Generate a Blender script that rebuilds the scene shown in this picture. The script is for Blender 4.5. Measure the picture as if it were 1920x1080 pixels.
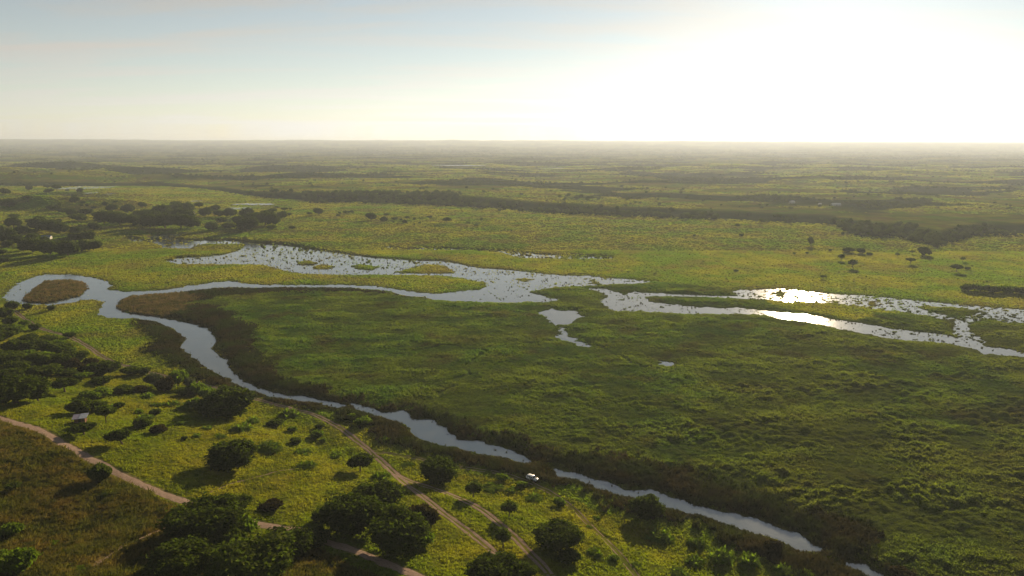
import bpy, math, random
import numpy as np
from mathutils import Vector, Matrix

sc = bpy.context.scene
for o in list(bpy.data.objects):
    bpy.data.objects.remove(o)
COL = sc.collection
RNG = np.random.default_rng(7)

# ------------------------------------------------------------------ camera
CAM_H = 110.0
FPX = 1333.33                      # focal length in pixels of a 1920 wide frame
PITCH = math.radians(11.62)
ROLL = 0.0034
F_ = np.array([0, math.cos(PITCH), -math.sin(PITCH)])
R0 = np.array([1.0, 0, 0]); U0 = np.array([0, math.sin(PITCH), math.cos(PITCH)])
R_ = R0 * math.cos(ROLL) + U0 * math.sin(ROLL)
U_ = U0 * math.cos(ROLL) - R0 * math.sin(ROLL)
cam = bpy.data.cameras.new('camera'); cam_o = bpy.data.objects.new('camera', cam); COL.objects.link(cam_o)
cam.lens = 25.0; cam.sensor_width = 36.0; cam.clip_start = 0.5; cam.clip_end = 300000
M = Matrix(((R_[0], U_[0], -F_[0], 0), (R_[1], U_[1], -F_[1], 0), (R_[2], U_[2], -F_[2], CAM_H), (0, 0, 0, 1)))
cam_o.matrix_world = M
sc.camera = cam_o

# ------------------------------------------------------------------ sun, sky, exposure
SUN_EL = math.radians(13.8); SUN_AZ = math.radians(22.3)      # azimuth from +Y towards +X
SV = Vector((math.sin(SUN_AZ) * math.cos(SUN_EL), math.cos(SUN_AZ) * math.cos(SUN_EL), math.sin(SUN_EL)))
sl = bpy.data.lights.new('sun', 'SUN'); sun_o = bpy.data.objects.new('sun', sl); COL.objects.link(sun_o)
sl.energy = 5.0; sl.angle = math.radians(0.55); sl.color = (1.0, 0.78, 0.49)
sun_o.rotation_euler = (-SV).to_track_quat('-Z', 'Y').to_euler()
sun_o.location = (0, 0, 300)
SKY_STRENGTH = 0.05
w = bpy.data.worlds.new('World'); sc.world = w; w.use_nodes = True
nt = w.node_tree; nt.nodes.clear()
def wn(t, **k):
    n = nt.nodes.new(t)
    for a, b in k.items(): setattr(n, a, b)
    return n
sky = wn('ShaderNodeTexSky', sky_type='NISHITA', sun_disc=False, sun_elevation=SUN_EL, sun_rotation=SUN_AZ,
         altitude=50, air_density=1.05, dust_density=0.09, ozone_density=2.2)
tc = wn('ShaderNodeTexCoord'); sep = wn('ShaderNodeSeparateXYZ'); nt.links.new(tc.outputs['Generated'], sep.inputs[0])
# thin high cloud: a sheet seen in perspective
zz = wn('ShaderNodeMath', operation='MAXIMUM'); nt.links.new(sep.outputs['Z'], zz.inputs[0]); zz.inputs[1].default_value = 0.02
zp = wn('ShaderNodeMath', operation='ADD'); nt.links.new(zz.outputs[0], zp.inputs[0]); zp.inputs[1].default_value = 0.06
dx = wn('ShaderNodeMath', operation='DIVIDE'); nt.links.new(sep.outputs['X'], dx.inputs[0]); nt.links.new(zp.outputs[0], dx.inputs[1])
dy = wn('ShaderNodeMath', operation='DIVIDE'); nt.links.new(sep.outputs['Y'], dy.inputs[0]); nt.links.new(zp.outputs[0], dy.inputs[1])
cmb = wn('ShaderNodeCombineXYZ'); nt.links.new(dx.outputs[0], cmb.inputs[0]); nt.links.new(dy.outputs[0], cmb.inputs[1])
mp = wn('ShaderNodeMapping'); mp.inputs['Rotation'].default_value = (0, 0, math.radians(-18)); mp.inputs['Scale'].default_value = (0.30, 1.1, 1)
nt.links.new(cmb.outputs[0], mp.inputs[0])
cn = wn('ShaderNodeTexNoise'); cn.inputs['Scale'].default_value = 1.0; cn.inputs['Detail'].default_value = 6; cn.inputs['Roughness'].default_value = 0.62
cn.inputs['Distortion'].default_value = 0.5
nt.links.new(mp.outputs[0], cn.inputs['Vector'])
cr = wn('ShaderNodeMapRange'); cr.inputs['From Min'].default_value = 0.44; cr.inputs['From Max'].default_value = 0.62; cr.inputs['To Min'].default_value = 0.58; cr.inputs['To Max'].default_value = 1.0
nt.links.new(cn.outputs['Fac'], cr.inputs['Value'])
bw = wn('ShaderNodeRGBToBW'); nt.links.new(sky.outputs[0], bw.inputs[0])
cw = wn('ShaderNodeMixRGB', blend_type='MULTIPLY'); cw.inputs[0].default_value = 1; cw.inputs[2].default_value = (0.94, 0.91, 0.83, 1)
nt.links.new(bw.outputs[0], cw.inputs[1])
cm = wn('ShaderNodeMixRGB'); nt.links.new(cr.outputs[0], cm.inputs[0]); nt.links.new(sky.outputs[0], cm.inputs[1]); nt.links.new(cw.outputs[0], cm.inputs[2])
dim = wn('ShaderNodeMixRGB', blend_type='MULTIPLY'); dim.inputs[0].default_value = 1; dim.inputs[2].default_value = (0.90, 0.905, 0.90, 1); nt.links.new(sky.outputs[0], dim.inputs[1]); nt.links.new(dim.outputs[0], cm.inputs[1])
bg = wn('ShaderNodeBackground'); bg.inputs[1].default_value = SKY_STRENGTH
nt.links.new(cm.outputs[0], bg.inputs[0])
wo = wn('ShaderNodeOutputWorld'); nt.links.new(bg.outputs[0], wo.inputs[0])

sc.view_settings.view_transform = 'Standard'; sc.view_settings.look = 'None'
sc.view_settings.exposure = 1.4; sc.view_settings.gamma = 1.0; sc.view_settings.use_curve_mapping = False
cy = sc.cycles
cy.use_denoising = True
try: cy.denoiser = 'OPENIMAGEDENOISE'
except Exception: pass
cy.max_bounces = 6; cy.diffuse_bounces = 2; cy.glossy_bounces = 2; cy.transmission_bounces = 3; cy.volume_bounces = 1
cy.transparent_max_bounces = 6; cy.sample_clamp_indirect = 4.0; cy.sample_clamp_direct = 0
cy.use_adaptive_sampling = True; cy.adaptive_threshold = 0.015

# ------------------------------------------------------------------ numpy noise
_p = np.random.default_rng(3).permutation(256); PERM = np.concatenate([_p, _p, _p]).astype(np.int64)
_ga = np.random.default_rng(4).random(256) * 2 * math.pi; GX = np.cos(_ga).astype(np.float32); GY = np.sin(_ga).astype(np.float32)
def pn(x, y, seed=0):
    x = np.asarray(x, np.float32) + 17.3 * seed + 1000; y = np.asarray(y, np.float32) + 9.7 * seed + 1000
    fx = np.floor(x); fy = np.floor(y); ix = fx.astype(np.int64) & 255; iy = fy.astype(np.int64) & 255
    x = x - fx; y = y - fy
    u = x * x * x * (x * (x * 6 - 15) + 10); v = y * y * y * (y * (y * 6 - 15) + 10)
    def g(a, b, dx_, dy_):
        h = PERM[PERM[ix + a] + iy + b]
        return GX[h] * dx_ + GY[h] * dy_
    a = g(0, 0, x, y); b = g(1, 0, x - 1, y); c = g(0, 1, x, y - 1); d = g(1, 1, x - 1, y - 1)
    return (a + u * (b - a)) * (1 - v) + (c + u * (d - c)) * v
def fbm(x, y, oct=3, seed=0, gain=0.5):
    r = 0; a = 1.0; f = 1.0
    for i in range(oct):
        r = r + a * pn(x * f, y * f, seed + i * 5); a *= gain; f *= 2.03
    return r * 1.4
def sstep(a, b, v):
    t = np.clip((v - a) / (b - a), 0, 1); return t * t * (3 - 2 * t)

# ------------------------------------------------------------------ pixel -> ground helpers
def ray(px, py):
    u = (np.asarray(px, float) - 960) / FPX; v = (540 - np.asarray(py, float)) / FPX
    return F_ + u[..., None] * R_ + v[..., None] * U_
def flat(pts, z=0.0):
    p = np.array(pts, float); d = ray(p[:, 0], p[:, 1]); s = (z - CAM_H) / d[:, 2]
    return np.stack([d[:, 0] * s, d[:, 1] * s], 1)
def seg_dist(x, y, poly, closed=True):
    """distance to polyline; for closed also even-odd inside."""
    n = len(poly); best = np.full(x.shape, 1e9, np.float32); ins = np.zeros(x.shape, bool)
    for i in range(n if closed else n - 1):
        ax, ay = poly[i]; bx, by = poly[(i + 1) % n]
        ex, ey = bx - ax, by - ay; L = ex * ex + ey * ey + 1e-9
        t = np.clip(((x - ax) * ex + (y - ay) * ey) / L, 0, 1)
        d2 = (x - ax - t * ex) ** 2 + (y - ay - t * ey) ** 2
        best = np.minimum(best, d2.astype(np.float32))
        if closed:
            c = ((ay > y) != (by > y)) & (x < (bx - ax) * (y - ay) / ((by - ay) if abs(by - ay) > 1e-9 else 1e-9) + ax)
            ins ^= c
    d = np.sqrt(best)
    return np.where(ins, d, -d) if closed else d
def sdf(x, y, poly, far=-40.0, marg=40.0):
    """signed distance, positive inside, evaluated only near the polygon."""
    out = np.full(x.shape, far, np.float32)
    lo = poly.min(0) - marg; hi = poly.max(0) + marg
    m = (x > lo[0]) & (x < hi[0]) & (y > lo[1]) & (y < hi[1])
    if m.any(): out[m] = np.maximum(seg_dist(x[m], y[m], poly), far)
    return out
def pdist(x, y, line, far=60.0):
    out = np.full(x.shape, far, np.float32)
    lo = line.min(0) - far; hi = line.max(0) + far
    m = (x > lo[0]) & (x < hi[0]) & (y > lo[1]) & (y < hi[1])
    if m.any(): out[m] = np.minimum(seg_dist(x[m], y[m], line, False), far)
    return out

# ------------------------------------------------------------------ smooth relief
TOE = flat([(-700, 520), (-300, 548), (25, 590), (130, 640), (240, 694), (330, 722), (560, 778), (690, 850), (850, 886), (1000, 912), (1200, 975), (1400, 1060), (1560, 1150), (1800, 1330)])
TOEP = np.vstack([TOE, [[300, -400], [-1500, -400], [-1500, TOE[0, 1]]]])
_esc = flat([(-1500, 352), (-400, 352), (0, 352), (120, 352), (300, 351), (420, 362), (480, 374), (600, 384), (800, 387), (900, 393), (1000, 401), (1100, 406),
             (1280, 413), (1400, 419), (1560, 429), (1620, 452), (1680, 447), (1760, 464), (1830, 446), (1920, 448), (2400, 462), (3400, 470)])
_et = _esc[:, 0] / _esc[:, 1]; _ey = _esc[:, 1]
def esc_e(x, y):
    yy = np.maximum(y, 50)
    return y - np.interp(x / yy, _et, _ey) + 25 * fbm(x / 120, y / 120, 2, 31)
DUNES = []      # local grassy hills: px, py, half width m, half depth m, height
for a in [(70, 392, 110, 75, 15), (150, 372, 150, 70, 9), (215, 392, 90, 60, 8), (-60, 375, 120, 80, 12), (60, 343, 160, 110, 16), (170, 338, 160, 110, 17),
          (300, 342, 190, 110, 13), (240, 329, 240, 160, 15), (20, 330, 200, 160, 16), (420, 335, 240, 120, 9), (560, 340, 260, 110, 7), (110, 318, 260, 220, 12), (-120, 345, 200, 120, 18)]:
    g = flat([(a[0], a[1])])[0]; DUNES.append((g[0], g[1], a[2] * 0.8, a[3] * 0.62, a[4]))
FLATS = []      # ponds on the plain: x, y, rx, ry, z (filled below)
def H0raw(x, y):
    x = np.asarray(x, np.float32); y = np.asarray(y, np.float32)
    d = sdf(x, y, TOEP, far=-40, marg=40)
    d = np.maximum(d, 0)
    hill = 0.15 * np.minimum(d, 130) * sstep(0, 25, d) + 0.04 * np.maximum(d - 130, 0)
    hill = hill * (1 + 0.18 * fbm(x / 60, y / 60, 2, 11))
    e = esc_e(x, y)
    h = np.interp(x / np.maximum(y, 50), [-0.8, -0.4, -0.3, -0.05, 0.05, 0.3, 0.5, 0.8], [6, 6, 13, 14, 10, 7, 9, 7]).astype(np.float32) * sstep(0, 95, e) * np.where(e > 0, 1, 0)
    h = h + sstep(150, 900, e) * (10 * fbm(x / 420, y / 230, 3, 21))
    h = h + sstep(6000, 17000, y) * (122 + 16 * fbm(x / 5200 + 3, y / 6000, 3, 41)) + sstep(4000, 9000, y) * 9 * fbm(x / 1500, y / 1100, 3, 43)
    plain = sstep(560, 760, y) * (1 - sstep(0, 60, e))
    h = h + plain * (0.9 + 2.2 * sstep(650, 1100, y) + 1.0 * fbm(x / 110, y / 90, 3, 23))
    for (cx, cy_, rx, ry, hh) in DUNES:
        m = (np.abs(x - cx) < 2.6 * rx) & (np.abs(y - cy_) < 2.6 * ry)
        if m.any():
            xx = x[m] + 22 * pn(x[m] / 70, y[m] / 70, 5); yy = y[m] + 18 * pn(x[m] / 60, y[m] / 60, 6)
            h[m] = h[m] + 1.2 * hh * np.exp(-((xx - cx) / rx) ** 2 - ((yy - cy_) / ry) ** 2)
    return h + hill
def H0(x, y):
    h = H0raw(x, y)
    for (cx, cy_, rx, ry, z) in FLATS:
        r = np.sqrt(((x - cx) / rx) ** 2 + ((y - cy_) / ry) ** 2)
        k = 1 - sstep(0.9, 1.9, r)
        h = h * (1 - k) + z * k
    return h
def hit(px, py):
    """point of the smooth ground under a pixel (marching along the ray)."""
    px = np.atleast_1d(np.asarray(px, float)); py = np.atleast_1d(np.asarray(py, float))
    d = ray(px, py); n = 260
    s0 = np.geomspace(60, 60000, n)
    lo = np.full(len(px), s0[0]); hi = np.full(len(px), s0[-1]); done = np.zeros(len(px), bool)
    P = s0[:, None]
    X = d[:, 0] * P; Y = d[:, 1] * P; Z = CAM_H + d[:, 2] * P
    G = H0(X.ravel(), Y.ravel()).reshape(X.shape)
    below = Z < G
    k = np.where(below.any(0), below.argmax(0), n - 1)
    lo = s0[np.maximum(k - 1, 0)]; hi = s0[k]
    for _ in range(14):
        m = (lo + hi) / 2; b = CAM_H + d[:, 2] * m < H0(d[:, 0] * m, d[:, 1] * m)
        hi = np.where(b, m, hi); lo = np.where(b, lo, m)
    return np.stack([d[:, 0] * hi, d[:, 1] * hi, CAM_H + d[:, 2] * hi], 1), hi
PONDS = [(160, 352.5, 45, 3.0, 'long pale pond below the grassy hills'), (171, 362.5, 11, 1.3, 'small pale pond on the grassy hills'), (205, 364.5, 9, 0.8, 'thin sliver of pond on the grassy hills'), (368, 377.6, 10, 1.2, 'tiny pond on the green plain behind the wood'),
         (478, 383.6, 38, 1.7, 'long pond on the green plain behind the wood'), (448, 391.6, 24, 2.0, 'narrow pond on the green plain nearer the wood'),
         (860, 310.5, 48, 0.5, 'far silver stretch of river in the haze'), (1062, 316, 66, 0.5, 'far bright stretch of river in the haze')]
PONDW = []
for (px, py, hw, hh, lab) in PONDS:
    p, s = hit([px, px - hw, px + hw, px, px], [py, py, py, py - hh, py + hh])
    cx, cy_ = p[0, 0], p[0, 1]; rx = abs(p[2, 0] - p[1, 0]) / 2; ry = abs(flat([(px, py - hh)], p[0, 2])[0, 1] - flat([(px, py + hh)], p[0, 2])[0, 1]) / 2
    PONDW.append((cx, cy_, rx, ry, p[0, 2], lab))
for q in PONDW: FLATS.append(q[:5])

# ------------------------------------------------------------------ water outlines (traced, then put on the ground)
STREAM_R = [(200, 545), (228, 556), (219, 566), (218, 578), (233, 587), (283, 592), (320, 600), (363, 610), (387, 618), (402, 637), (392, 655), (410, 668), (425, 687), (431, 698), (457, 717), (493, 733), (533, 742), (560, 743), (583, 747), (600, 751)]
STREAM_L = [(598, 756), (587, 753), (547, 748), (500, 741), (467, 728), (437, 714), (400, 694), (370, 673), (343, 651), (353, 634), (327, 616), (297, 603), (250, 596), (207, 596), (186, 589), (192, 577), (200, 563), (180, 556)]
W = {}
W['stream'] = flat(STREAM_R + STREAM_L)
W['s2'] = flat([(606, 753), (637, 757), (645, 761), (633, 763), (612, 760)])
W['s3'] = flat([(657, 757), (693, 766), (717, 775), (740, 774), (757, 771), (773, 787), (800, 788), (817, 792), (833, 807), (857, 828), (893, 828), (930, 840), (960, 848), (989, 864),
                (984, 866), (943, 854), (897, 848), (860, 838), (820, 831), (782, 818), (773, 801), (747, 789), (710, 779), (670, 764)])
W['s4'] = flat([(1043, 881), (1093, 893), (1143, 910), (1187, 922), (1217, 920), (1250, 932), (1297, 947), (1340, 958), (1383, 968), (1417, 973), (1460, 993), (1493, 1003), (1515, 1014), (1532, 1031),
                (1508, 1032), (1473, 1015), (1433, 1001), (1390, 988), (1340, 971), (1287, 958), (1233, 943), (1200, 934), (1143, 919), (1093, 903), (1053, 891)])
W['s5'] = flat([(1590, 1056), (1612, 1060), (1648, 1078), (1630, 1076)])
W['oxbow'] = flat([(10, 557), (23, 541), (43, 527), (83, 515), (133, 515), (167, 520), (197, 527), (207, 535), (203, 543), (230, 547), (267, 547), (317, 543), (360, 536), (400, 530), (433, 527), (467, 533), (533, 535), (627, 534.5),
                   (700, 536.5), (733, 541.5), (777, 548), (820, 552), (860, 547), (903, 543), (918, 534), (940, 530), (965, 540), (1000, 552), (1030, 560), (1018, 567), (990, 564.5), (953, 568), (910, 566), (860, 564), (827, 563), (787, 556), (750, 552),
                   (733, 546), (703, 542.5), (660, 540), (560, 539), (533, 538.5), (483, 541), (433, 538), (383, 543), (333, 549), (283, 553), (245, 556), (222, 566), (195, 566), (180, 562), (152, 561), (143, 566), (95, 572), (85, 570), (60, 571), (22, 570)])
W['lake'] = flat([(277, 454), (283, 443), (307, 438), (347, 438), (330, 447), (367, 450), (450, 450), (483, 455), (533, 458), (583, 466), (633, 473), (693, 482), (760, 487), (827, 489), (860, 495), (893, 502), (960, 507), (1010, 512), (1027, 515), (1077, 517),
                  (1107, 517), (1127, 521), (1177, 524), (1220, 528), (1190, 532), (1140, 533), (1110, 535), (1043, 538), (1015, 542), (990, 548), (1020, 557), (1047, 562), (1018, 567), (990, 564), (953, 567), (930, 560), (915, 545), (916, 533), (905, 528), (873, 523), (843, 517), (760, 515), (690, 515),
                  (627, 515), (567, 513), (533, 507), (500, 497), (450, 495.5), (383, 495), (333, 495.5), (311, 489), (333, 483), (417, 478), (447, 470), (462, 459), (400, 458), (367, 460), (360, 467), (307, 467), (300, 460)])
W['pool'] = flat([(1128, 541), (1155, 549), (1167, 555), (1193, 548), (1210, 549.5), (1277, 552.5), (1400, 557), (1400, 559.5), (1277, 555), (1210, 555), (1207, 559), (1217, 567), (1277, 573), (1313, 577), (1380, 578), (1423, 582), (1463, 587), (1513, 590), (1547, 597), (1613, 607), (1697, 620),
                  (1763, 627), (1813, 638), (1847, 650), (1880, 653), (1930, 663), (1920, 668), (1847, 663), (1827, 654), (1780, 644), (1713, 638), (1670, 635), (1597, 620), (1530, 605), (1473, 597), (1413, 588), (1330, 588), (1280, 588), (1233, 585), (1190, 583), (1153, 582), (1137, 573), (1133, 562), (1150, 556), (1130, 547), (1105, 541)])
W['glint'] = flat([(1380, 543), (1430, 544), (1470, 541), (1500, 546), (1560, 552), (1600, 553), (1660, 558), (1700, 562), (1760, 568), (1830, 574), (1870, 578), (1935, 582), (1935, 606), (1880, 604), (1840, 596), (1815, 606), (1800, 600), (1850, 584), (1800, 577), (1740, 573), (1712, 575), (1745, 585), (1790, 597), (1770, 598), (1700, 585), (1640, 579), (1580, 570), (1520, 566), (1470, 566), (1420, 560), (1385, 556)])
W['link'] = flat([(1795, 600), (1815, 598), (1810, 615), (1825, 630), (1845, 640), (1830, 648), (1800, 634), (1790, 618)])
W['diamond'] = flat([(1011, 586), (1037, 580), (1045, 583), (1080, 583), (1076, 590), (1096, 593), (1072, 600), (1057, 609), (1046, 609), (1027, 597)])
W['brook'] = flat([(1053, 615), (1057, 626), (1077, 637), (1108, 650), (1090, 648), (1073, 641), (1047, 636), (1049, 626)])
W['dot'] = flat([(1233, 677), (1246, 678), (1262, 683), (1250, 685), (1240, 682)])
W['slough'] = flat([(725, 462), (760, 465), (820, 464), (880, 467), (960, 470), (1010, 476), (1100, 479), (1145, 481), (1145, 486), (1080, 486), (980, 484), (940, 475), (880, 471), (780, 469), (725, 465)])
W['mud'] = flat([(235, 445), (275, 449), (278, 455), (240, 452)])
BROKEN = {'lake': 0.27, 'glint': -0.02, 'slough': -0.06, 'pool': 0.30, 'oxbow': 0.62, 'link': 0.08, 'mud': 0.0}
ISL = [flat(p) for p in ([(43, 561), (63, 541), (83, 528), (133, 525), (160, 530), (164, 543), (148, 556), (100, 566), (85, 569), (60, 568), (42, 567)],
                         [(555, 491), (575, 489), (597, 493), (590, 497), (560, 497)], [(585, 500), (600, 496), (632, 500), (620, 505), (590, 505)], [(655, 500), (675, 495), (712, 500), (700, 507), (668, 505)],
                         [(775, 501), (800, 496), (835, 498), (848, 505), (860, 513), (780, 513), (735, 511)], [(962, 524), (980, 520), (1004, 523), (985, 529)], [(1105, 523), (1114, 521), (1122, 530), (1145, 536), (1130, 539), (1110, 532)], [(1450, 551), (1462, 545), (1474, 549), (1470, 557), (1455, 557)],
                         [(1622, 569), (1640, 565), (1652, 571), (1635, 577)])]
NEARW = ('stream', 's2', 's3', 's4', 's5', 'diamond', 'brook', 'dot')
def water(x, y):
    """metres inside open water (positive) at world points."""
    out = np.full(x.shape, -40.0, np.float32)
    sel = (y > 100) & (y < 1000) & (np.abs(x) < 1000)
    xs, ys = x[sel], y[sel]
    wx = 1.3 * fbm(xs / 7, ys / 7, 2, 51) + 0.8 * pn(xs / 1.5, ys / 1.5, 52); wy = 1.3 * fbm(xs / 7, ys / 7, 2, 55) + 0.35 * pn(xs / 1.3, ys / 1.3, 56)
    r = np.full(xs.shape, -40.0, np.float32)
    n1 = fbm(xs / 4.2, ys / 3.3, 3, 61, 0.6); n2 = fbm(xs / 38, ys / 42, 2, 67)
    for k, poly in W.items():
        g = (2.2 if k in ('diamond', 'brook', 'dot') else 1.1) if k in NEARW else 2.0
        d = sdf(xs + wx * g, ys + wy * g, poly)
        if k in BROKEN:
            thr = BROKEN[k] + 0.30 * n2
            d = np.minimum(d, (thr - n1 + 0.12) * 7)
        r = np.maximum(r, d + (0.12 if k in NEARW else 0.6 if k == 'pool' else 0.0))
    for poly in ISL:
        r = np.minimum(r, -sdf(xs + wx * 2, ys + wy * 2, poly))
    # reeds closing over the marsh pools
    out[sel] = r
    return out
# ------------------------------------------------------------------ vegetation zones
Z_MARSH = flat([(330, 571), (400, 556), (480, 547), (640, 541), (705, 543), (735, 547), (760, 556), (860, 566), (960, 570), (1030, 565), (1047, 563), (990, 549), (1015, 541), (1090, 536), (1160, 526), (1240, 530), (1400, 548), (1460, 575), (1600, 602), (1720, 580), (1830, 580), (2000, 590), (2300, 620), (2300, 1300),
                 (1720, 1120), (1640, 1050), (1640, 1010), (1590, 980), (1500, 975), (1470, 950), (1400, 925), (1340, 908), (1300, 886), (1215, 870), (1180, 862), (1110, 862), (1040, 850), (960, 832), (900, 815), (850, 792), (800, 776), (700, 760), (600, 738), (530, 716), (505, 700), (500, 680), (485, 665), (473, 650), (475, 632), (474, 615), (455, 603), (430, 590), (400, 577)])
Z_REED = flat([(228, 555), (300, 552), (400, 542), (480, 541), (640, 540), (760, 556), (700, 549), (560, 549), (480, 551), (400, 560), (330, 573), (400, 577), (430, 590), (455, 603), (474, 615), (475, 632), (473, 650), (485, 665), (500, 680), (505, 700), (530, 716), (600, 738), (700, 760), (800, 776), (850, 792), (900, 815), (960, 832), (1040, 850), (1110, 862), (1180, 862),
                (1215, 870), (1300, 886), (1340, 908), (1400, 925), (1470, 950), (1500, 975), (1590, 980), (1640, 1010), (1645, 1050), (1700, 1100), (1650, 1100), (1530, 1032), (1460, 993), (1340, 958), (1200, 922), (1043, 882), (990, 864), (930, 840), (857, 828), (833, 807), (773, 787), (717, 775), (600, 751), (493, 733), (431, 698), (410, 668), (402, 637), (363, 610), (283, 592), (218, 580)])
Z_BANK = flat([(250, 597), (297, 604), (327, 617), (353, 635), (343, 652), (370, 674), (437, 714), (500, 741), (590, 756), (660, 765), (747, 789), (782, 819), (860, 838), (984, 867), (1053, 892), (1200, 934), (1340, 971), (1433, 1001), (1508, 1033), (1600, 1075), (1680, 1110), (1560, 1100), (1420, 1035), (1300, 985), (1200, 955), (1100, 922), (1000, 893), (900, 872), (780, 842), (720, 818), (660, 792), (600, 768), (500, 752), (420, 728), (340, 690), (290, 660), (300, 640), (270, 615)])
Z_ISLE = ISL[0]
Z_TONGUE = flat([(560, 540), (620, 522), (760, 518), (860, 518), (905, 528), (916, 534), (900, 543), (850, 549), (800, 549), (735, 541), (650, 535)])
ROADS = {  # px polylines, half width in metres, two ruts?
    'road': ([(-60, 770), (0, 785), (60, 803), (120, 834), (170, 862), (230, 893), (300, 925), (350, 944), (400, 965), (470, 982), (530, 992), (570, 998), (620, 1020), (680, 1040), (740, 1065), (800, 1090), (860, 1120)], 1.55, False),
    'river': ([(20, 578), (45, 598), (65, 611), (85, 620), (130, 633), (165, 651), (190, 669), (215, 681), (240, 689), (300, 705), (340, 714), (400, 728), (480, 750), (560, 772), (590, 780), (630, 800), (665, 825), (690, 845), (720, 870), (750, 900), (790, 930), (830, 962), (870, 992), (935, 1045), (985, 1090)], 1.35, True),
    'branch': ([(715, 866), (740, 888), (770, 904), (820, 920), (870, 940), (920, 970), (960, 1005), (1000, 1045), (1040, 1088)], 1.35, True),
    'car': ([(690, 847), (760, 858), (850, 876), (950, 893), (1010, 915), (1040, 930), (1080, 960), (1120, 1000), (1160, 1040), (1200, 1090)], 0.95, True),
    'path': ([(180, 1062), (215, 1038), (250, 1018), (290, 1000), (330, 986)], 0.5, False),
    'path2': ([(395, 925), (430, 910), (480, 897), (520, 885), (560, 880)], 0.25, False),
}
def smooth_line(p, step):
    p = np.asarray(p); out = []
    q = np.vstack([2 * p[0] - p[1], p, 2 * p[-1] - p[-2]])
    for i in range(1, len(q) - 2):
        a, b, c, d = q[i - 1:i + 3]; n = max(2, int(np.linalg.norm(c - b) / step))
        t = np.linspace(0, 1, n, endpoint=False)[:, None]
        out.append(0.5 * (2 * b + (c - a) * t + (2 * a - 5 * b + 4 * c - d) * t ** 2 + (3 * b - a - 3 * c + d) * t ** 3))
    out.append(p[-1:]); return np.vstack(out)
RW = {}
for k, (pp, hw, tw) in ROADS.items():
    a = np.array(pp, float); P, _ = hit(a[:, 0], a[:, 1]); RW[k] = (P[:, :2], hw, tw)
def road_d(x, y):
    d = np.full(x.shape, 60.0, np.float32); hw = np.full(x.shape, 1.0, np.float32); tw_ = np.ones(x.shape, np.float32)
    for k, (l, h_, tw) in RW.items():
        dd = pdist(x, y, smooth_line(l, 9.0), 12.0) if k != 'path2' else pdist(x, y, l, 12.0)
        m = dd < d; d = np.where(m, dd, d); hw = np.where(m, h_, hw); tw_ = np.where(m, 0.25 if tw else 0.8, tw_)
    return d, hw, tw_
DRY = flat([(-500, 760), (0, 785), (120, 834), (230, 893), (350, 944), (470, 990), (620, 1030), (800, 1130), (500, 1500), (-900, 1500)], 12.0)
TRAILS = [flat(p) for p in ([(1046, 640), (985, 650), (935, 652), (905, 660), (885, 690), (850, 725), (812, 752), (795, 772)], [(905, 660), (840, 650), (760, 660), (680, 650)], [(1105, 652), (1160, 668), (1190, 690), (1250, 702)])]
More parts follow.
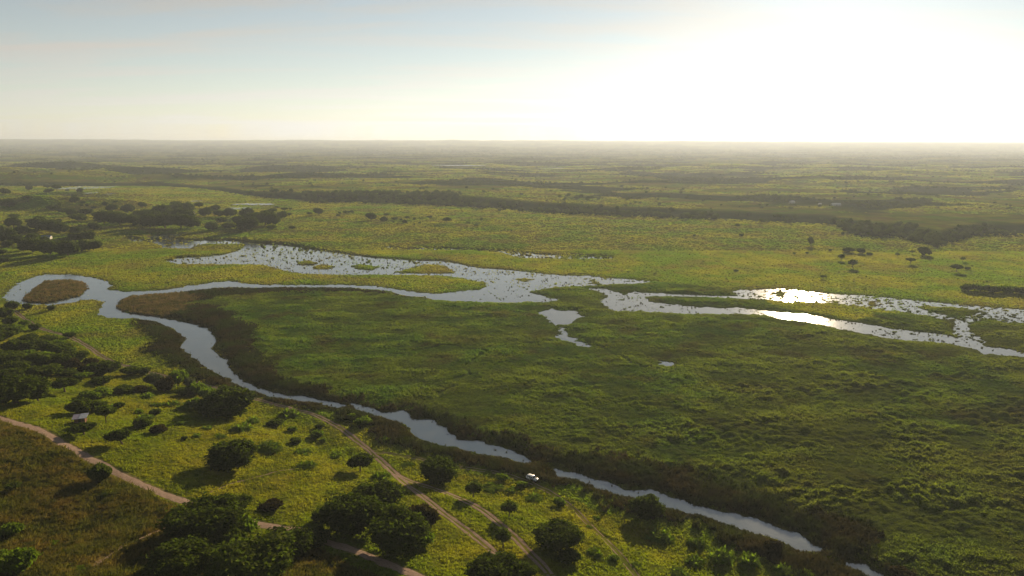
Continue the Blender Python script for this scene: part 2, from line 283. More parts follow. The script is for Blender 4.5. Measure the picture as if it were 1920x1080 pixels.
def ground(x, y):
    """height and zone weights of the finished ground."""
    x = np.asarray(x, np.float32); y = np.asarray(y, np.float32)
    h0 = H0(x, y); wd = water(x, y)
    near = (y > 80) & (y < 760) & (np.abs(x) < 900)
    z = {k: np.zeros(x.shape, np.float32) for k in ('marsh', 'reed', 'hill', 'dry', 'sand', 'rust')}
    xs, ys = x[near], y[near]
    wx = 5 * fbm(xs / 18, ys / 18, 3, 71); wy = 5 * fbm(xs / 18, ys / 18, 3, 75)
    mz = sstep(-1.5, 2.5, sdf(xs + wx, ys + wy, Z_MARSH))
    rz = np.maximum(sstep(-5, 5, sdf(xs + wx, ys + wy, Z_REED) + 4 * fbm(xs / 3.5, ys / 3.5, 2, 77)), 0.9 * sstep(-5, 4, sdf(xs + wx, ys + wy, Z_BANK) + 4 * fbm(xs / 3.5, ys / 3.5, 2, 78)))
    rz = np.maximum(rz, sstep(-2, 2, sdf(xs + wx * .5, ys + wy * .5, Z_ISLE)))
    tz = sstep(-2, 3, sdf(xs + wx, ys + wy, Z_TONGUE))
    hz = sstep(-4, 6, sdf(xs + wx * .6, ys + wy * .6, TOEP))
    dz = sstep(-2, 4, sdf(xs + wx * .3, ys + wy * .3, DRY))
    mz = mz * (1 - rz)
    z['marsh'][near] = mz; z['reed'][near] = rz * (1 - 0.5 * tz); z['hill'][near] = hz; z['dry'][near] = dz * hz
    rd, hw, twf = road_d(xs, ys)
    rn = 0.5 * fbm(xs / 1.7, ys / 1.7, 2, 81)
    z['sand'][near] = twf * (1 - sstep(0.75, 1.25, (rd + rn * 0.7) / hw * 0.8))
    # small relief
    mic = np.zeros(x.shape, np.float32)
    flatr = sstep(0.9, 2.2, rd / hw)
    lump = np.abs(fbm(xs / 7.5 + 0.3 * fbm(xs / 20, ys / 20, 2, 7), ys / 6.0, 3, 91))
    lump2 = fbm(xs / 16, ys / 13, 2, 94)
    trail = np.zeros(xs.shape, np.float32)
    for l in TRAILS: trail = np.maximum(trail, 1 - sstep(0.7, 2.0, pdist(xs + wx * 1.2, ys + wy * 1.2, l, 4.0)))
    z['trail'] = np.zeros(x.shape, np.float32); z['trail'][near] = trail * mz
    rough = 0.25 + 0.9 * sstep(-60, 260, xs * 0.8 - (ys - 330) * 0.9)
    mm = mz * (0.45 + 0.4 * lump2 + (1.0 + 1.4 * fbm(xs / 40, ys / 26, 2, 98)) * lump * rough + 0.18 * fbm(xs / 2.1, ys / 2.1, 2, 95)) * (1 - 0.8 * trail)
    rr = rz * (0.5 + 0.5 * fbm(xs / 4.5, ys / 4.5, 3, 97))
    hh = hz * flatr * (0.30 * fbm(xs / 9, ys / 9, 3, 101) + 0.16 * fbm(xs / 1.6, ys / 1.6, 2, 103)) + dz * hz * flatr * 0.35 * np.abs(fbm(xs / 3.0, ys / 3.0, 2, 105)) - 0.12 * (1 - flatr) * hz
    pl = (1 - hz) * (1 - mz) * (1 - rz) * (0.16 * fbm(xs / 5, ys / 5, 3, 107) + 0.1)
    lowb = 0.12 + 0.88 * sstep(1.0, 14.0, -wd[near])
    mic[near] = np.maximum(mm, 0) * lowb + rr * lowb + hh + pl
    farm = ~near
    mic[farm] = 0.35 * fbm(x[farm] / 22, y[farm] / 22, 3, 111) * sstep(5000, 1500, y[farm]) if False else 0.35 * fbm(x[farm] / 22, y[farm] / 22, 2, 111)
    land = h0 + 0.20 + 0.2 * sstep(1, 12, -wd) + np.maximum(mic, -0.25)
    k = sstep(-1.6, 1.1, wd)
    H = land * (1 - k) + (-1.3) * k
    z['rust'] = sstep(0.02, 0.45, fbm(x / 60, y / 45, 3, 121)) * sstep(430, 480, y)
    z['wet'] = sstep(-5, -0.3, wd)
    e = esc_e(x, y)
    fb = sstep(0.02, 0.16, fbm(x / 420, y / 300, 4, 131) + 0.10 * sstep(2500, 6000, y) - 0.02) * sstep(120, 300, e)
    z['bush'] = np.clip(fb + (1 - sstep(60, 110, e)) * sstep(-15, 5, e) + 0.35 * sstep(4200, 7500, y), 0, 1).astype(np.float32)
    return H.astype(np.float32), z, wd
def gz(x, y):
    return ground(np.atleast_1d(np.asarray(x, np.float32)), np.atleast_1d(np.asarray(y, np.float32)))[0]

# ------------------------------------------------------------------ node helpers
class NT:
    def __init__(s, name):
        s.m = bpy.data.materials.new(name); s.m.use_nodes = True; s.t = s.m.node_tree; s.t.nodes.clear()
    def n(s, ty, **k):
        q = s.t.nodes.new(ty)
        for a, b in k.items(): setattr(q, a, b)
        return q
    def link(s, a, b): s.t.links.new(a, b)
    def pos(s):
        if not hasattr(s, '_g'): s._g = s.n('ShaderNodeNewGeometry')
        return s._g.outputs['Position']
    def noise(s, scale, detail=3, rough=0.55, vec=None, dist=0.0):
        q = s.n('ShaderNodeTexNoise'); q.inputs['Scale'].default_value = scale; q.inputs['Detail'].default_value = detail; q.inputs['Roughness'].default_value = rough
        q.inputs['Distortion'].default_value = dist
        s.link(vec or s.pos(), q.inputs['Vector']); return q.outputs['Fac']
    def rng(s, v, a, b, c=0.0, d=1.0):
        q = s.n('ShaderNodeMapRange'); s.link(v, q.inputs['Value'])
        for i, val in zip(('From Min', 'From Max', 'To Min', 'To Max'), (a, b, c, d)): q.inputs[i].default_value = val
        return q.outputs[0]
    def math(s, op, a, b):
        q = s.n('ShaderNodeMath', operation=op)
        for i, v in enumerate((a, b)):
            if isinstance(v, (int, float)): q.inputs[i].default_value = v
            else: s.link(v, q.inputs[i])
        return q.outputs[0]
    def mix(s, f, a, b, blend='MIX'):
        q = s.n('ShaderNodeMixRGB', blend_type=blend)
        for i, v in enumerate((f, a, b)):
            if isinstance(v, (int, float)): q.inputs[i].default_value = v
            elif isinstance(v, tuple): q.inputs[i].default_value = (*v, 1) if len(v) == 3 else v
            else: s.link(v, q.inputs[i])
        return q.outputs[0]
    def attr(s, name):
        q = s.n('ShaderNodeAttribute', attribute_name=name); return q.outputs['Fac']
    def rand(s):
        q = s.n('ShaderNodeObjectInfo'); return q.outputs['Random']
    def bump(s, h, strength, dist):
        q = s.n('ShaderNodeBump'); q.inputs['Strength'].default_value = strength; q.inputs['Distance'].default_value = dist; s.link(h, q.inputs['Height']); return q.outputs[0]
    def out(s, sh): o = s.n('ShaderNodeOutputMaterial'); s.link(sh, o.inputs[0]); return s.m
def principled(t, col, rough=0.9, spec=0.1, normal=None, metal=0.0, ior=None):
    p = t.n('ShaderNodeBsdfPrincipled')
    if isinstance(col, tuple): p.inputs['Base Color'].default_value = (*col, 1)
    else: t.link(col, p.inputs['Base Color'])
    p.inputs['Roughness'].default_value = rough; p.inputs['Specular IOR Level'].default_value = spec; p.inputs['Metallic'].default_value = metal
    if ior: p.inputs['IOR'].default_value = ior
    if normal: t.link(normal, p.inputs['Normal'])
    return p.outputs[0]
def matte(t, col, normal):
    d = t.n('ShaderNodeBsdfDiffuse'); t.link(col, d.inputs[0]); d.inputs[1].default_value = 0.5; t.link(normal, d.inputs[2]); return d.outputs[0]
# colours of each kind of cover, from world position, shared by the ground and the plants on it
def c_meadow(t):
    a = t.mix(t.rng(t.noise(0.011, 5, 0.65), 0.43, 0.57), (0.090, 0.145, 0.012), (0.185, 0.180, 0.022))
    a = t.mix(t.rng(t.noise(0.05, 4, 0.6), 0.40, 0.68, 0, 0.6), a, (0.066, 0.090, 0.012))
    a = t.mix(t.rng(t.noise(0.02, 4, 0.65), 0.50, 0.65, 0, 0.65), a, (0.115, 0.088, 0.036))
    return t.mix(t.rng(t.noise(0.35, 3, 0.7), 0.35, 0.75, 0, 0.4), a, (0.040, 0.050, 0.010))
def c_marsh(t):
    a = t.mix(t.rng(t.noise(0.012, 4, 0.65), 0.42, 0.58), (0.058, 0.104, 0.018), (0.088, 0.116, 0.020))
    a = t.mix(t.rng(t.noise(0.06, 4, 0.65), 0.47, 0.64, 0, 0.85), a, (0.105, 0.138, 0.016))
    a = t.mix(t.rng(t.noise(0.035, 4, 0.65), 0.52, 0.68, 0, 0.8), a, (0.064, 0.056, 0.022))
    sp = t.n('ShaderNodeSeparateXYZ'); t.link(t.pos(), sp.inputs[0])
    gr = t.math('ADD', t.math('MULTIPLY', sp.outputs[0], 0.8), t.math('MULTIPLY', sp.outputs[1], -0.9))
    a = t.mix(t.math('MULTIPLY', t.rng(gr, -330, 60), t.rng(t.noise(0.02, 4, 0.65), 0.3, 0.6, 0.1, 0.6)), a, (0.104, 0.090, 0.026))
    return t.mix(t.rng(t.noise(0.5, 2, 0.7), 0.4, 0.75, 0, 0.3), a, (0.034, 0.052, 0.012))
def c_reed(t):
    a = t.mix(t.rng(t.noise(0.06, 4, 0.65), 0.38, 0.66), (0.016, 0.017, 0.007), (0.036, 0.027, 0.014))
    return t.mix(t.rng(t.noise(0.05, 4, 0.65), 0.44, 0.62, 0, 0.85), a, (0.024, 0.036, 0.008))
def c_hill(t):
    a = t.mix(t.rng(t.noise(0.03, 4, 0.6), 0.36, 0.64), (0.105, 0.150, 0.009), (0.175, 0.162, 0.014))
    a = t.mix(t.rng(t.noise(0.11, 4, 0.65), 0.46, 0.66, 0, 0.8), a, (0.046, 0.066, 0.007))
    return t.mix(t.rng(t.noise(0.6, 3, 0.7), 0.42, 0.75, 0, 0.5), a, (0.070, 0.056, 0.013))
def c_dry(t):
    a = t.mix(t.rng(t.noise(0.06, 4, 0.65), 0.38, 0.64), (0.060, 0.068, 0.011), (0.098, 0.068, 0.020))
    return t.mix(t.rng(t.noise(0.25, 4, 0.7), 0.46, 0.62, 0, 0.85), a, (0.026, 0.032, 0.008))

# ------------------------------------------------------------------ ground sheet
def ground_material():
    t = NT('ground_cover')
    c = c_meadow(t)
    c = t.mix(t.math('MULTIPLY', t.attr('rust'), 0.4), c, (0.105, 0.072, 0.034))
    bush = t.mix(t.rng(t.noise(0.03, 4, 0.65), 0.35, 0.65), (0.018, 0.030, 0.012), (0.036, 0.046, 0.016))
    c = t.mix(t.attr('bush'), c, bush)
    c = t.mix(t.attr('marsh'), c, c_marsh(t))
    c = t.mix(t.attr('hill'), c, c_hill(t))
    c = t.mix(t.attr('dry'), c, c_dry(t))
    c = t.mix(t.attr('reed'), c, c_reed(t))
    c = t.mix(t.math('MULTIPLY', t.attr('wet'), 0.6), c, (0.022, 0.022, 0.010))
    sand = t.mix(t.noise(0.7, 4, 0.7), (0.11, 0.075, 0.052), (0.21, 0.150, 0.115))
    c = t.mix(t.math('MULTIPLY', t.attr('sand'), t.rng(t.noise(0.9, 4, 0.7), 0.35, 0.62)), c, sand)
    b = t.bump(t.noise(0.9, 4, 0.7), 0.7, 0.5)
    return t.out(matte(t, c, b))
def mesh_np(name, verts, faces_idx, k, mat, smooth=False, attrs=None):
    me = bpy.data.meshes.new(name); nv = len(verts); nf = len(faces_idx)
    me.vertices.add(nv); me.vertices.foreach_set('co', np.asarray(verts, np.float32).ravel())
    me.loops.add(nf * k); me.loops.foreach_set('vertex_index', np.asarray(faces_idx, np.int32).ravel())
    me.polygons.add(nf); me.polygons.foreach_set('loop_start', np.arange(0, nf * k, k, dtype=np.int32)); me.polygons.foreach_set('loop_total', np.full(nf, k, np.int32))
    me.update(calc_edges=True)
    me.polygons.foreach_set('use_smooth', np.full(nf, smooth, bool))
    if attrs:
        for a, v in attrs.items():
            q = me.attributes.new(a, 'FLOAT', 'POINT'); q.data.foreach_set('value', np.asarray(v, np.float32))
    if mat: me.materials.append(mat)
    return me
def obj(name, me, parent=None, loc=None):
    o = bpy.data.objects.new(name, me); COL.objects.link(o)
    if parent: o.parent = parent
    if loc is not None: o.location = loc
    return o
def tag(o, label=None, cat=None, group=None, kind=None):
    if label: o['label'] = label
    if cat: o['category'] = cat
    if group: o['group'] = group
    if kind: o['kind'] = kind
    return o

NCOL, NROW = 1180, 930
tt = np.concatenate([[-9, -5, -3, -2, -1.6, -1.35], np.linspace(-1.12, 1.12, NCOL), [1.35, 1.6, 2, 3, 5, 9]])
yr = np.concatenate([[-3000, -800, -200, 0, 60], 1 / np.linspace(1 / 108.0, 1 / 26500.0, NROW)])
TT, YY = np.meshgrid(tt, yr); XX = TT * np.maximum(YY, 108)
gx, gy = XX.ravel(), YY.ravel()
GH, GZN, GWD = ground(gx, gy)
nr, ncx = XX.shape
i = (np.arange(nr - 1)[:, None] * ncx + np.arange(ncx - 1)[None, :]).ravel()
quads = np.stack([i, i + 1, i + ncx + 1, i + ncx], 1)
gm = mesh_np('ground', np.stack([gx, gy, GH], 1), quads, 4, ground_material(), True, GZN)
tag(obj('ground', gm), 'rolling green and brown savanna ground reaching the horizon', 'ground', kind='structure')

# ------------------------------------------------------------------ water
def water_material(name, rough, wave, ior=1.6):
    t = NT(name)
    n1 = t.noise(0.9, 3, 0.6); n2 = t.noise(0.09, 2, 0.5)
    hgt = t.math('ADD', t.math('MULTIPLY', n1, 0.5), n2)
    c = t.mix(t.rng(t.noise(0.12, 4, 0.6), 0.45, 0.65), (0.022, 0.036, 0.044), (0.045, 0.058, 0.056))
    return t.out(principled(t, c, rough, 0.5, t.bump(hgt, wave, 0.12), ior=ior))
WATER = water_material('marsh_water', 0.08, 0.5, 2.4)
wm = mesh_np('water', [(-1500, 100, 0), (1500, 100, 0), (1500, 1150, 0), (-1500, 1150, 0)], [[0, 1, 2, 3]], 4, WATER)
tag(obj('water', wm), 'pale shallow river and flooded marsh reflecting the sky', 'water', kind='structure')
PONDM = water_material('pond_water', 0.2, 0.2, 2.2)
for (cx, cy_, rx, ry, zc, lab) in PONDW:
    n = 96; a = np.linspace(0, 2 * math.pi, n, endpoint=False)
    r = 1 + 0.35 * fbm(np.cos(a) * 1.6 + cx, np.sin(a) * 1.6 + cy_, 3, 141) + 0.10 * pn(np.cos(a) * 8 + cx, np.sin(a) * 8, 3)
    vs = np.stack([cx + rx * r * np.cos(a), cy_ + ry * r * np.sin(a)], 1)
    zz_ = GH_ = gz(vs[:, 0], vs[:, 1]).max() + 0.12
    v3 = np.vstack([np.column_stack([vs, np.full(n, zz_)]), [[cx, cy_, zz_]]])
    f = [[j, (j + 1) % n, n] for j in range(n)]
    tag(obj('pond', mesh_np('pond', v3, f, 3, PONDM)), lab, 'water', kind='structure')

# ------------------------------------------------------------------ dirt roads and tracks
def sand_material():
    t = NT('pale_sand')
    c = t.mix(t.noise(0.35, 5, 0.7), (0.20, 0.138, 0.105), (0.37, 0.275, 0.220))
    c = t.mix(t.rng(t.noise(1.6, 3, 0.7), 0.5, 0.72, 0, 0.7), c, (0.105, 0.080, 0.045))
    return t.out(matte(t, c, t.bump(t.noise(1.4, 4, 0.7), 0.8, 0.35)))
SAND = sand_material()
def ribbon(line, off, hw, seed, gap=0.0):
    p = smooth_line(line, 0.8); d = np.gradient(p, axis=0); d /= np.linalg.norm(d, axis=1)[:, None] + 1e-9; nrm = np.stack([-d[:, 1], d[:, 0]], 1)
    s = np.arange(len(p)) * 0.8
    wv = hw * (1 + 0.45 * fbm(s / 5, s * 0 + seed, 3, seed)); sh = 0.35 * fbm(s / 11, s * 0 + 3, 2, seed + 4)
    offs = np.array([-1, -0.5, 0, 0.5, 1])
    V = p[:, None, :] + nrm[:, None, :] * (off + sh[:, None] + offs[None] * wv[:, None])[..., None]
    X_, Y_ = V[..., 0].ravel(), V[..., 1].ravel(); Z_ = gz(X_, Y_) + 0.035 + np.tile([-.05, .02, .015, .02, -.05], len(p))
    n = len(p); q = []
    keep = fbm(s / 4, s * 0 + 7, 2, seed + 9) > -1 + gap
    base = (np.arange(n - 1)[:, None] * 5 + np.arange(4)[None]); base = base[keep[:-1]].ravel()
    return np.stack([X_, Y_, Z_], 1), np.stack([base, base + 1, base + 6, base + 5], 1)
def road_obj(name, key, label, ruts):
    l, hw, tw = RW[key]; vs, fs, n = [], [], 0
    for k, (off, w_, gap) in enumerate(ruts):
        v, f = ribbon(l, off, w_, 3 + 7 * k + len(key), gap); vs.append(v); fs.append(f + n); n += len(v)
    tag(obj(name, mesh_np(name, np.vstack(vs), np.vstack(fs), 4, SAND, True)), label, 'road', kind='structure')
road_obj('dirt_road', 'road', 'pinkish sand road crossing the grassy slope', [(0, 1.5, 0)])
road_obj('river_track', 'river', 'two-rut sand track following the stream', [(-0.75, 0.5, 0.3), (0.75, 0.5, 0.3)])
road_obj('branch_track', 'branch', 'rutted sandy branch track below the round tree', [(-0.8, 0.5, 0.3), (0.8, 0.5, 0.3)])
road_obj('meadow_track', 'car', 'faint two-rut track where the white car stands', [(-0.7, 0.2, 0.75), (0.7, 0.2, 0.75)])
road_obj('foot_path', 'path', 'narrow sandy foot path under the big trees', [(0, 0.3, 0.5)])
road_obj('goat_path', 'path2', 'thin worn path beside the round tree', [(0, 0.16, 0.7)])

# ------------------------------------------------------------------ plants: meshes
def leaf_material(name, c1, c2, c3, trans=0.25, rough=0.6):
    t = NT(name)
    c = t.mix(t.rng(t.noise(0.55, 3, 0.6), 0.35, 0.65), c1, c2)
    c = t.mix(t.rng(t.noise(2.2, 2, 0.6), 0.45, 0.75), c, c3)
    c = t.mix(t.rng(t.rand(), 0, 1, 0, 0.35), c, (c1[0] * 0.6, c1[1] * 0.6, c1[2] * 0.6))
    d = principled(t, c, rough, 0.0)
    tr = t.n('ShaderNodeBsdfTranslucent'); t.link(t.mix(1.0, c, (1.5, 1.8, 0.7), 'MULTIPLY'), tr.inputs[0])
    mx = t.n('ShaderNodeMixShader'); mx.inputs[0].default_value = trans; t.link(d, mx.inputs[1]); t.link(tr.outputs[0], mx.inputs[2])
    return t.out(mx.outputs[0])
def tuft_material(name, colf, trans=0.4, gain=1.2):
    t = NT(name); c = colf(t)
    c = t.mix(1.0, c, (gain, gain, gain), 'MULTIPLY')
    c = t.mix(t.rng(t.rand(), 0, 1, 0, 0.28), c, t.mix(1.0, c, (0.55, 0.5, 0.5), 'MULTIPLY'))
    d = principled(t, c, 0.8, 0.0)
    tr = t.n('ShaderNodeBsdfTranslucent'); t.link(t.mix(1.0, c, (1.5, 1.6, 0.9), 'MULTIPLY'), tr.inputs[0])
    mx = t.n('ShaderNodeMixShader'); mx.inputs[0].default_value = trans; t.link(d, mx.inputs[1]); t.link(tr.outputs[0], mx.inputs[2])
    return t.out(mx.outputs[0])
L_DARK = leaf_material('dark_evergreen_leaf', (0.021, 0.030, 0.006), (0.038, 0.051, 0.009), (0.070, 0.080, 0.013), 0.34)
L_MID = leaf_material('olive_leaf', (0.032, 0.045, 0.009), (0.052, 0.068, 0.012), (0.085, 0.095, 0.015), 0.32)
L_BRIGHT = leaf_material('fresh_green_leaf', (0.055, 0.082, 0.010), (0.085, 0.120, 0.013), (0.120, 0.145, 0.019), 0.42)
L_PALM = leaf_material('palm_frond', (0.070, 0.105, 0.012), (0.110, 0.155, 0.017), (0.160, 0.200, 0.028), 0.50, 0.45)
L_BROWN = leaf_material('brownish_leaf', (0.026, 0.020, 0.010), (0.044, 0.032, 0.014), (0.060, 0.050, 0.020), 0.18)
L_GREY = leaf_material('grey_green_leaf', (0.055, 0.062, 0.040), (0.085, 0.092, 0.062), (0.11, 0.115, 0.08), 0.2)
def bark_material():
    t = NT('bark')
    return t.out(principled(t, t.mix(t.noise(3, 4, 0.7), (0.045, 0.034, 0.024), (0.11, 0.085, 0.062)), 0.95, 0.05, t.bump(t.noise(9, 3, 0.6), 0.6, 0.05)))
BARK = bark_material()
def ico(sub=1):
    import bmesh
    bm = bmesh.new(); bmesh.ops.create_icosphere(bm, subdivisions=sub, radius=1.0)
    v = np.array([q.co for q in bm.verts]); f = np.array([[q.index for q in p.verts] for p in bm.faces]); bm.free(); return v, f
ICO1 = ico(2); ICO2 = ico(3)
def unit(n, r):
    v = r.normal(size=(n, 3)); return v / np.linalg.norm(v, axis=1)[:, None]
def crown_mesh(name, lobes, nleaf, leaf, mat, seed, low=-0.35, core=0.84, fluff=0.16):
    """crown from many small leaf sprays over uneven lobes, around a shaded heart of foliage"""
    r = np.random.default_rng(seed); L = np.array(lobes, float)
    area = (L[:, 3] * L[:, 4] + L[:, 3] * L[:, 5]); pr = area / area.sum()
    k = r.choice(len(L), nleaf, p=pr); d = unit(nleaf, r); d[:, 2] = np.where(d[:, 2] < low, -d[:, 2] * 0.7, d[:, 2]); d /= np.linalg.norm(d, axis=1)[:, None]
    bumpn = 1 + 0.16 * np.sin(d[:, 0] * 5.1 + k * 1.7 + seed) * np.sin(d[:, 1] * 4.3 + k) + 0.10 * np.sin(d[:, 2] * 7 + k * 2.1 + d[:, 0] * 6)
    rad = (0.86 + fluff * np.abs(r.normal(size=nleaf))) * bumpn
    C = L[k, :3] + d * L[k, 3:6] * rad[:, None]
    n = d * 0.55 + unit(nleaf, r) * 0.85; n /= np.linalg.norm(n, axis=1)[:, None]
    a = np.cross(n, unit(nleaf, r)); a /= np.linalg.norm(a, axis=1)[:, None] + 1e-9; b = np.cross(n, a)
    s = leaf * (0.55 + 0.9 * r.random(nleaf))[:, None]
    q = np.stack([C - a * s, C + b * s * 0.62 + n * s * 0.18, C + a * s, C - b * s * 0.62 + n * s * 0.1], 1).reshape(-1, 3)
    f = (np.arange(nleaf)[:, None] * 4 + np.arange(4)[None])
    tri = np.concatenate([f[:, [0, 1, 2]], f[:, [0, 2, 3]]]); V = [q]; T = [tri]; off = len(q)
    iv, it = ICO1
    for j, l in enumerate(L):
        bb = 1 + 0.16 * np.sin(iv[:, 0] * 5.1 + j * 1.7 + seed) * np.sin(iv[:, 1] * 4.3 + j) + 0.10 * np.sin(iv[:, 2] * 7 + j * 2.1 + iv[:, 0] * 6)
        V.append(l[:3] + iv * l[3:6] * core * bb[:, None]); T.append(it + off); off += len(iv)
    return mesh_np(name, np.vstack(V), np.vstack(T), 3, mat)
def tube(pts, rad, seg=6):
    pts = np.array(pts, float); V, F = [], []
    for i_, p in enumerate(pts):
        d = pts[min(i_ + 1, len(pts) - 1)] - pts[max(i_ - 1, 0)]; d /= np.linalg.norm(d) + 1e-9
        a = np.cross(d, [0.3, 1, 0.1]); a /= np.linalg.norm(a); b = np.cross(d, a)
        for j in range(seg):
            t_ = 2 * math.pi * j / seg; V.append(p + rad[i_] * (math.cos(t_) * a + math.sin(t_) * b))
    for i_ in range(len(pts) - 1):
        for j in range(seg):
            F.append([i_ * seg + j, i_ * seg + (j + 1) % seg, (i_ + 1) * seg + (j + 1) % seg, (i_ + 1) * seg + j])
    return np.array(V), np.array(F)
def trunk_mesh(name, h, r, lobes, seed, lean=(0, 0)):
    q = np.random.default_rng(seed); V, F, off = [], [], 0
    fork = np.array([lean[0] * 0.6, lean[1] * 0.6, h])
    items = [([(0, 0, -0.6), (0.08 * h * q.normal() * .3, 0.03 * h, h * 0.35), fork * [0.6, 0.6, 0.75], fork], [r * 1.45, r, r * 0.85, r * 0.75])]
    for l in lobes[:6]:
        c = np.array(l[:3]); items.append(([fork * [1, 1, 0.92], fork * 0.55 + c * 0.45 + q.normal(size=3) * 0.12, c], [r * 0.6, r * 0.4, r * 0.14]))
    for p_, rr_ in items:
        v, f = tube(p_, rr_); V.append(v); F.append(f + off); off += len(v)
    return mesh_np(name, np.vstack(V), np.vstack(F), 4, BARK, True)
def dome_lobes(seed, n, W_, H_, zb, flatn=1.0, lean=(0, 0)):
    """lobes filling a dome W wide, from height zb to H"""
    q = np.random.default_rng(seed); L = []
    rz = (H_ - zb) / 2
    L.append((lean[0] * .5, lean[1] * .5, zb + rz * 0.95, W_ * 0.33, W_ * 0.33, rz * 0.98))
    for j in range(n):
        a = 2 * math.pi * j / n + q.random() * 0.6; rr_ = W_ * (0.24 + 0.07 * q.random()); up = zb + rz * (0.55 + 0.75 * q.random())
        s = 0.8 + 0.4 * q.random()
        L.append((rr_ * math.cos(a) + lean[0] * up / H_, rr_ * math.sin(a) + lean[1] * up / H_, up * flatn + zb * (1 - flatn), W_ * 0.22 * s, W_ * 0.22 * s, min(rz * 0.72 * s, up - zb * 0.6)))
    return L
KIND = {}
def reg(kind, parts, W_, H_): KIND.setdefault(kind, []).append((parts, W_, H_))
# every kind is modelled about 10 m wide and scaled when placed
for s in range(3):
    l = dome_lobes(10 + s, 7, 10, 7.4, 0.9); reg('round', [('trunk', trunk_mesh('round_trunk', 2.6, 0.34, l, s)), ('crown', crown_mesh('round_crown', l, 3400, 0.42, L_DARK, 20 + s))], 10, 7.4)
    l = dome_lobes(40 + s, 7, 9.2, 6.2, 1.1) + [(0.95 * a_, 0.95 * b_, c_, r_ * 1.25, r_ * 1.25, r_) for a_, b_, c_, r_ in [(4.6 * math.cos(j * .7 + s) * (.5 + .42 * ((j * 37 + s * 11) % 10) / 10), 4.4 * math.sin(j * .7 + s) * (.5 + .42 * ((j * 37 + s * 11) % 10) / 10), 3.1 + 2.6 * ((j * 53 + s * 7) % 10) / 10 - 0.02 * j, 0.95 + 0.6 * ((j * 29 + s) % 10) / 10) for j in range(13)]]; reg('big', [('trunk', trunk_mesh('big_trunk', 2.8, 0.4, l, s)), ('crown', crown_mesh('big_crown', l, 5200, 0.30, [L_DARK, L_MID, L_DARK][s], 50 + s, fluff=0.2, core=0.8))], 10, 7.6)
    l = dome_lobes(70 + s, 6, 10, 6.6, 3.0); reg('umbrella', [('trunk', trunk_mesh('umbrella_trunk', 2.9, 0.32, l, s)), ('crown', crown_mesh('umbrella_crown', l, 2200, 0.5, [L_DARK, L_MID, L_DARK][s], 80 + s, low=-0.15, core=0.75))], 10, 6.6)
    l = dome_lobes(100 + s, 6, 10, 5.2, 0.1); reg('shrub', [('stem', trunk_mesh('shrub_stem', 1.0, 0.3, l, s)), ('foliage', crown_mesh('shrub_foliage', l, 1700, 0.6, [L_DARK, L_MID, L_MID][s], 110 + s, low=0.0))], 10, 5.2)
    l = dome_lobes(130 + s, 6, 10, 5.0, 0.1); reg('bright', [('stem', trunk_mesh('bright_stem', 1.0, 0.3, l, s)), ('foliage', crown_mesh('bright_foliage', l, 1500, 0.75, L_BRIGHT, 140 + s, low=0.0, core=0.7, fluff=0.24))], 10, 5.0)
    l = dome_lobes(160 + s, 5, 10, 11.5, 4.2); reg('open', [('trunk', trunk_mesh('open_trunk', 4.0, 0.4, l, s)), ('crown', crown_mesh('open_crown', l, 900, 0.85, L_MID, 170 + s, core=0.55, fluff=0.3))], 10, 11.5)
l = dome_lobes(190, 6, 10, 7.0, 2.2, lean=(-2.4, 0)); reg('leaning', [('trunk', trunk_mesh('leaning_trunk', 2.2, 0.34, l, 4, (-1.2, 0))), ('crown', crown_mesh('leaning_crown', l, 2000, 0.5, L_DARK, 191, core=0.78))], 10, 7.0)
l = dome_lobes(200, 6, 10, 5.4, 0.1); reg('brown', [('stem', trunk_mesh('brown_stem', 1.0, 0.3, l, 4)), ('foliage', crown_mesh('brown_foliage', l, 1500, 0.65, L_BROWN, 201, low=0.0))], 10, 5.4)
l = dome_lobes(210, 6, 10, 6.4, 0.1); reg('grey', [('stem', trunk_mesh('grey_stem', 1.0, 0.3, l, 5)), ('foliage', crown_mesh('grey_foliage', l, 1500, 0.6, L_GREY, 211, low=0.0, core=0.7, fluff=0.25))], 10, 6.4)
l = dome_lobes(220, 4, 7, 13, 2.0); reg('tall', [('trunk', trunk_mesh('tall_trunk', 4.0, 0.35, l, 5)), ('crown', crown_mesh('tall_crown', l, 1500, 0.6, L_MID, 221))], 7, 13)
def palm_mesh(name, seed, nros=9, W_=10, mat=L_PALM):
    q = np.random.default_rng(seed); V, T, off = [], [], 0
    for i_ in range(nros):
        a0 = q.random() * 6.28; rr_ = W_ * 0.36 * math.sqrt(q.random()); c = np.array([rr_ * math.cos(a0), rr_ * math.sin(a0) * 0.9, 0.0]); hh = 0.7 + 2.0 * q.random() * (1 - rr_ / (W_ * .5))
        for j in range(24):
            az = q.random() * 6.28; ln = (1.7 + 1.5 * q.random()); el = 0.25 + 0.95 * q.random(); d = np.array([math.cos(az), math.sin(az), 0]); sd = np.array([-d[1], d[0], 0])
            st = c + [0, 0, hh * q.random()]; pts = []
            for k_ in range(4):
                u = k_ / 3; pts.append(st + d * ln * (u * math.cos(el) + 0.12 * u * u) + np.array([0, 0, ln * (u * math.sin(el) - 0.55 * u * u * math.cos(el) - 0.12 * u * u)]))
            wd_ = [0.12, 0.34, 0.30, 0.03]
            for k_ in range(4): V += [pts[k_] - sd * wd_[k_], pts[k_] + sd * wd_[k_] + [0, 0, 0.05]]
            for k_ in range(3): T += [[off + 2 * k_, off + 2 * k_ + 1, off + 2 * k_ + 3], [off + 2 * k_, off + 2 * k_ + 3, off + 2 * k_ + 2]]
            off += 8
    iv, it = ICO1
    V += list(iv * [W_ * 0.27, W_ * 0.25, 1.1] + [0, 0, 0.6]); T += (it + off).tolist()
    return mesh_np(name, np.array(V), np.array(T), 3, mat)
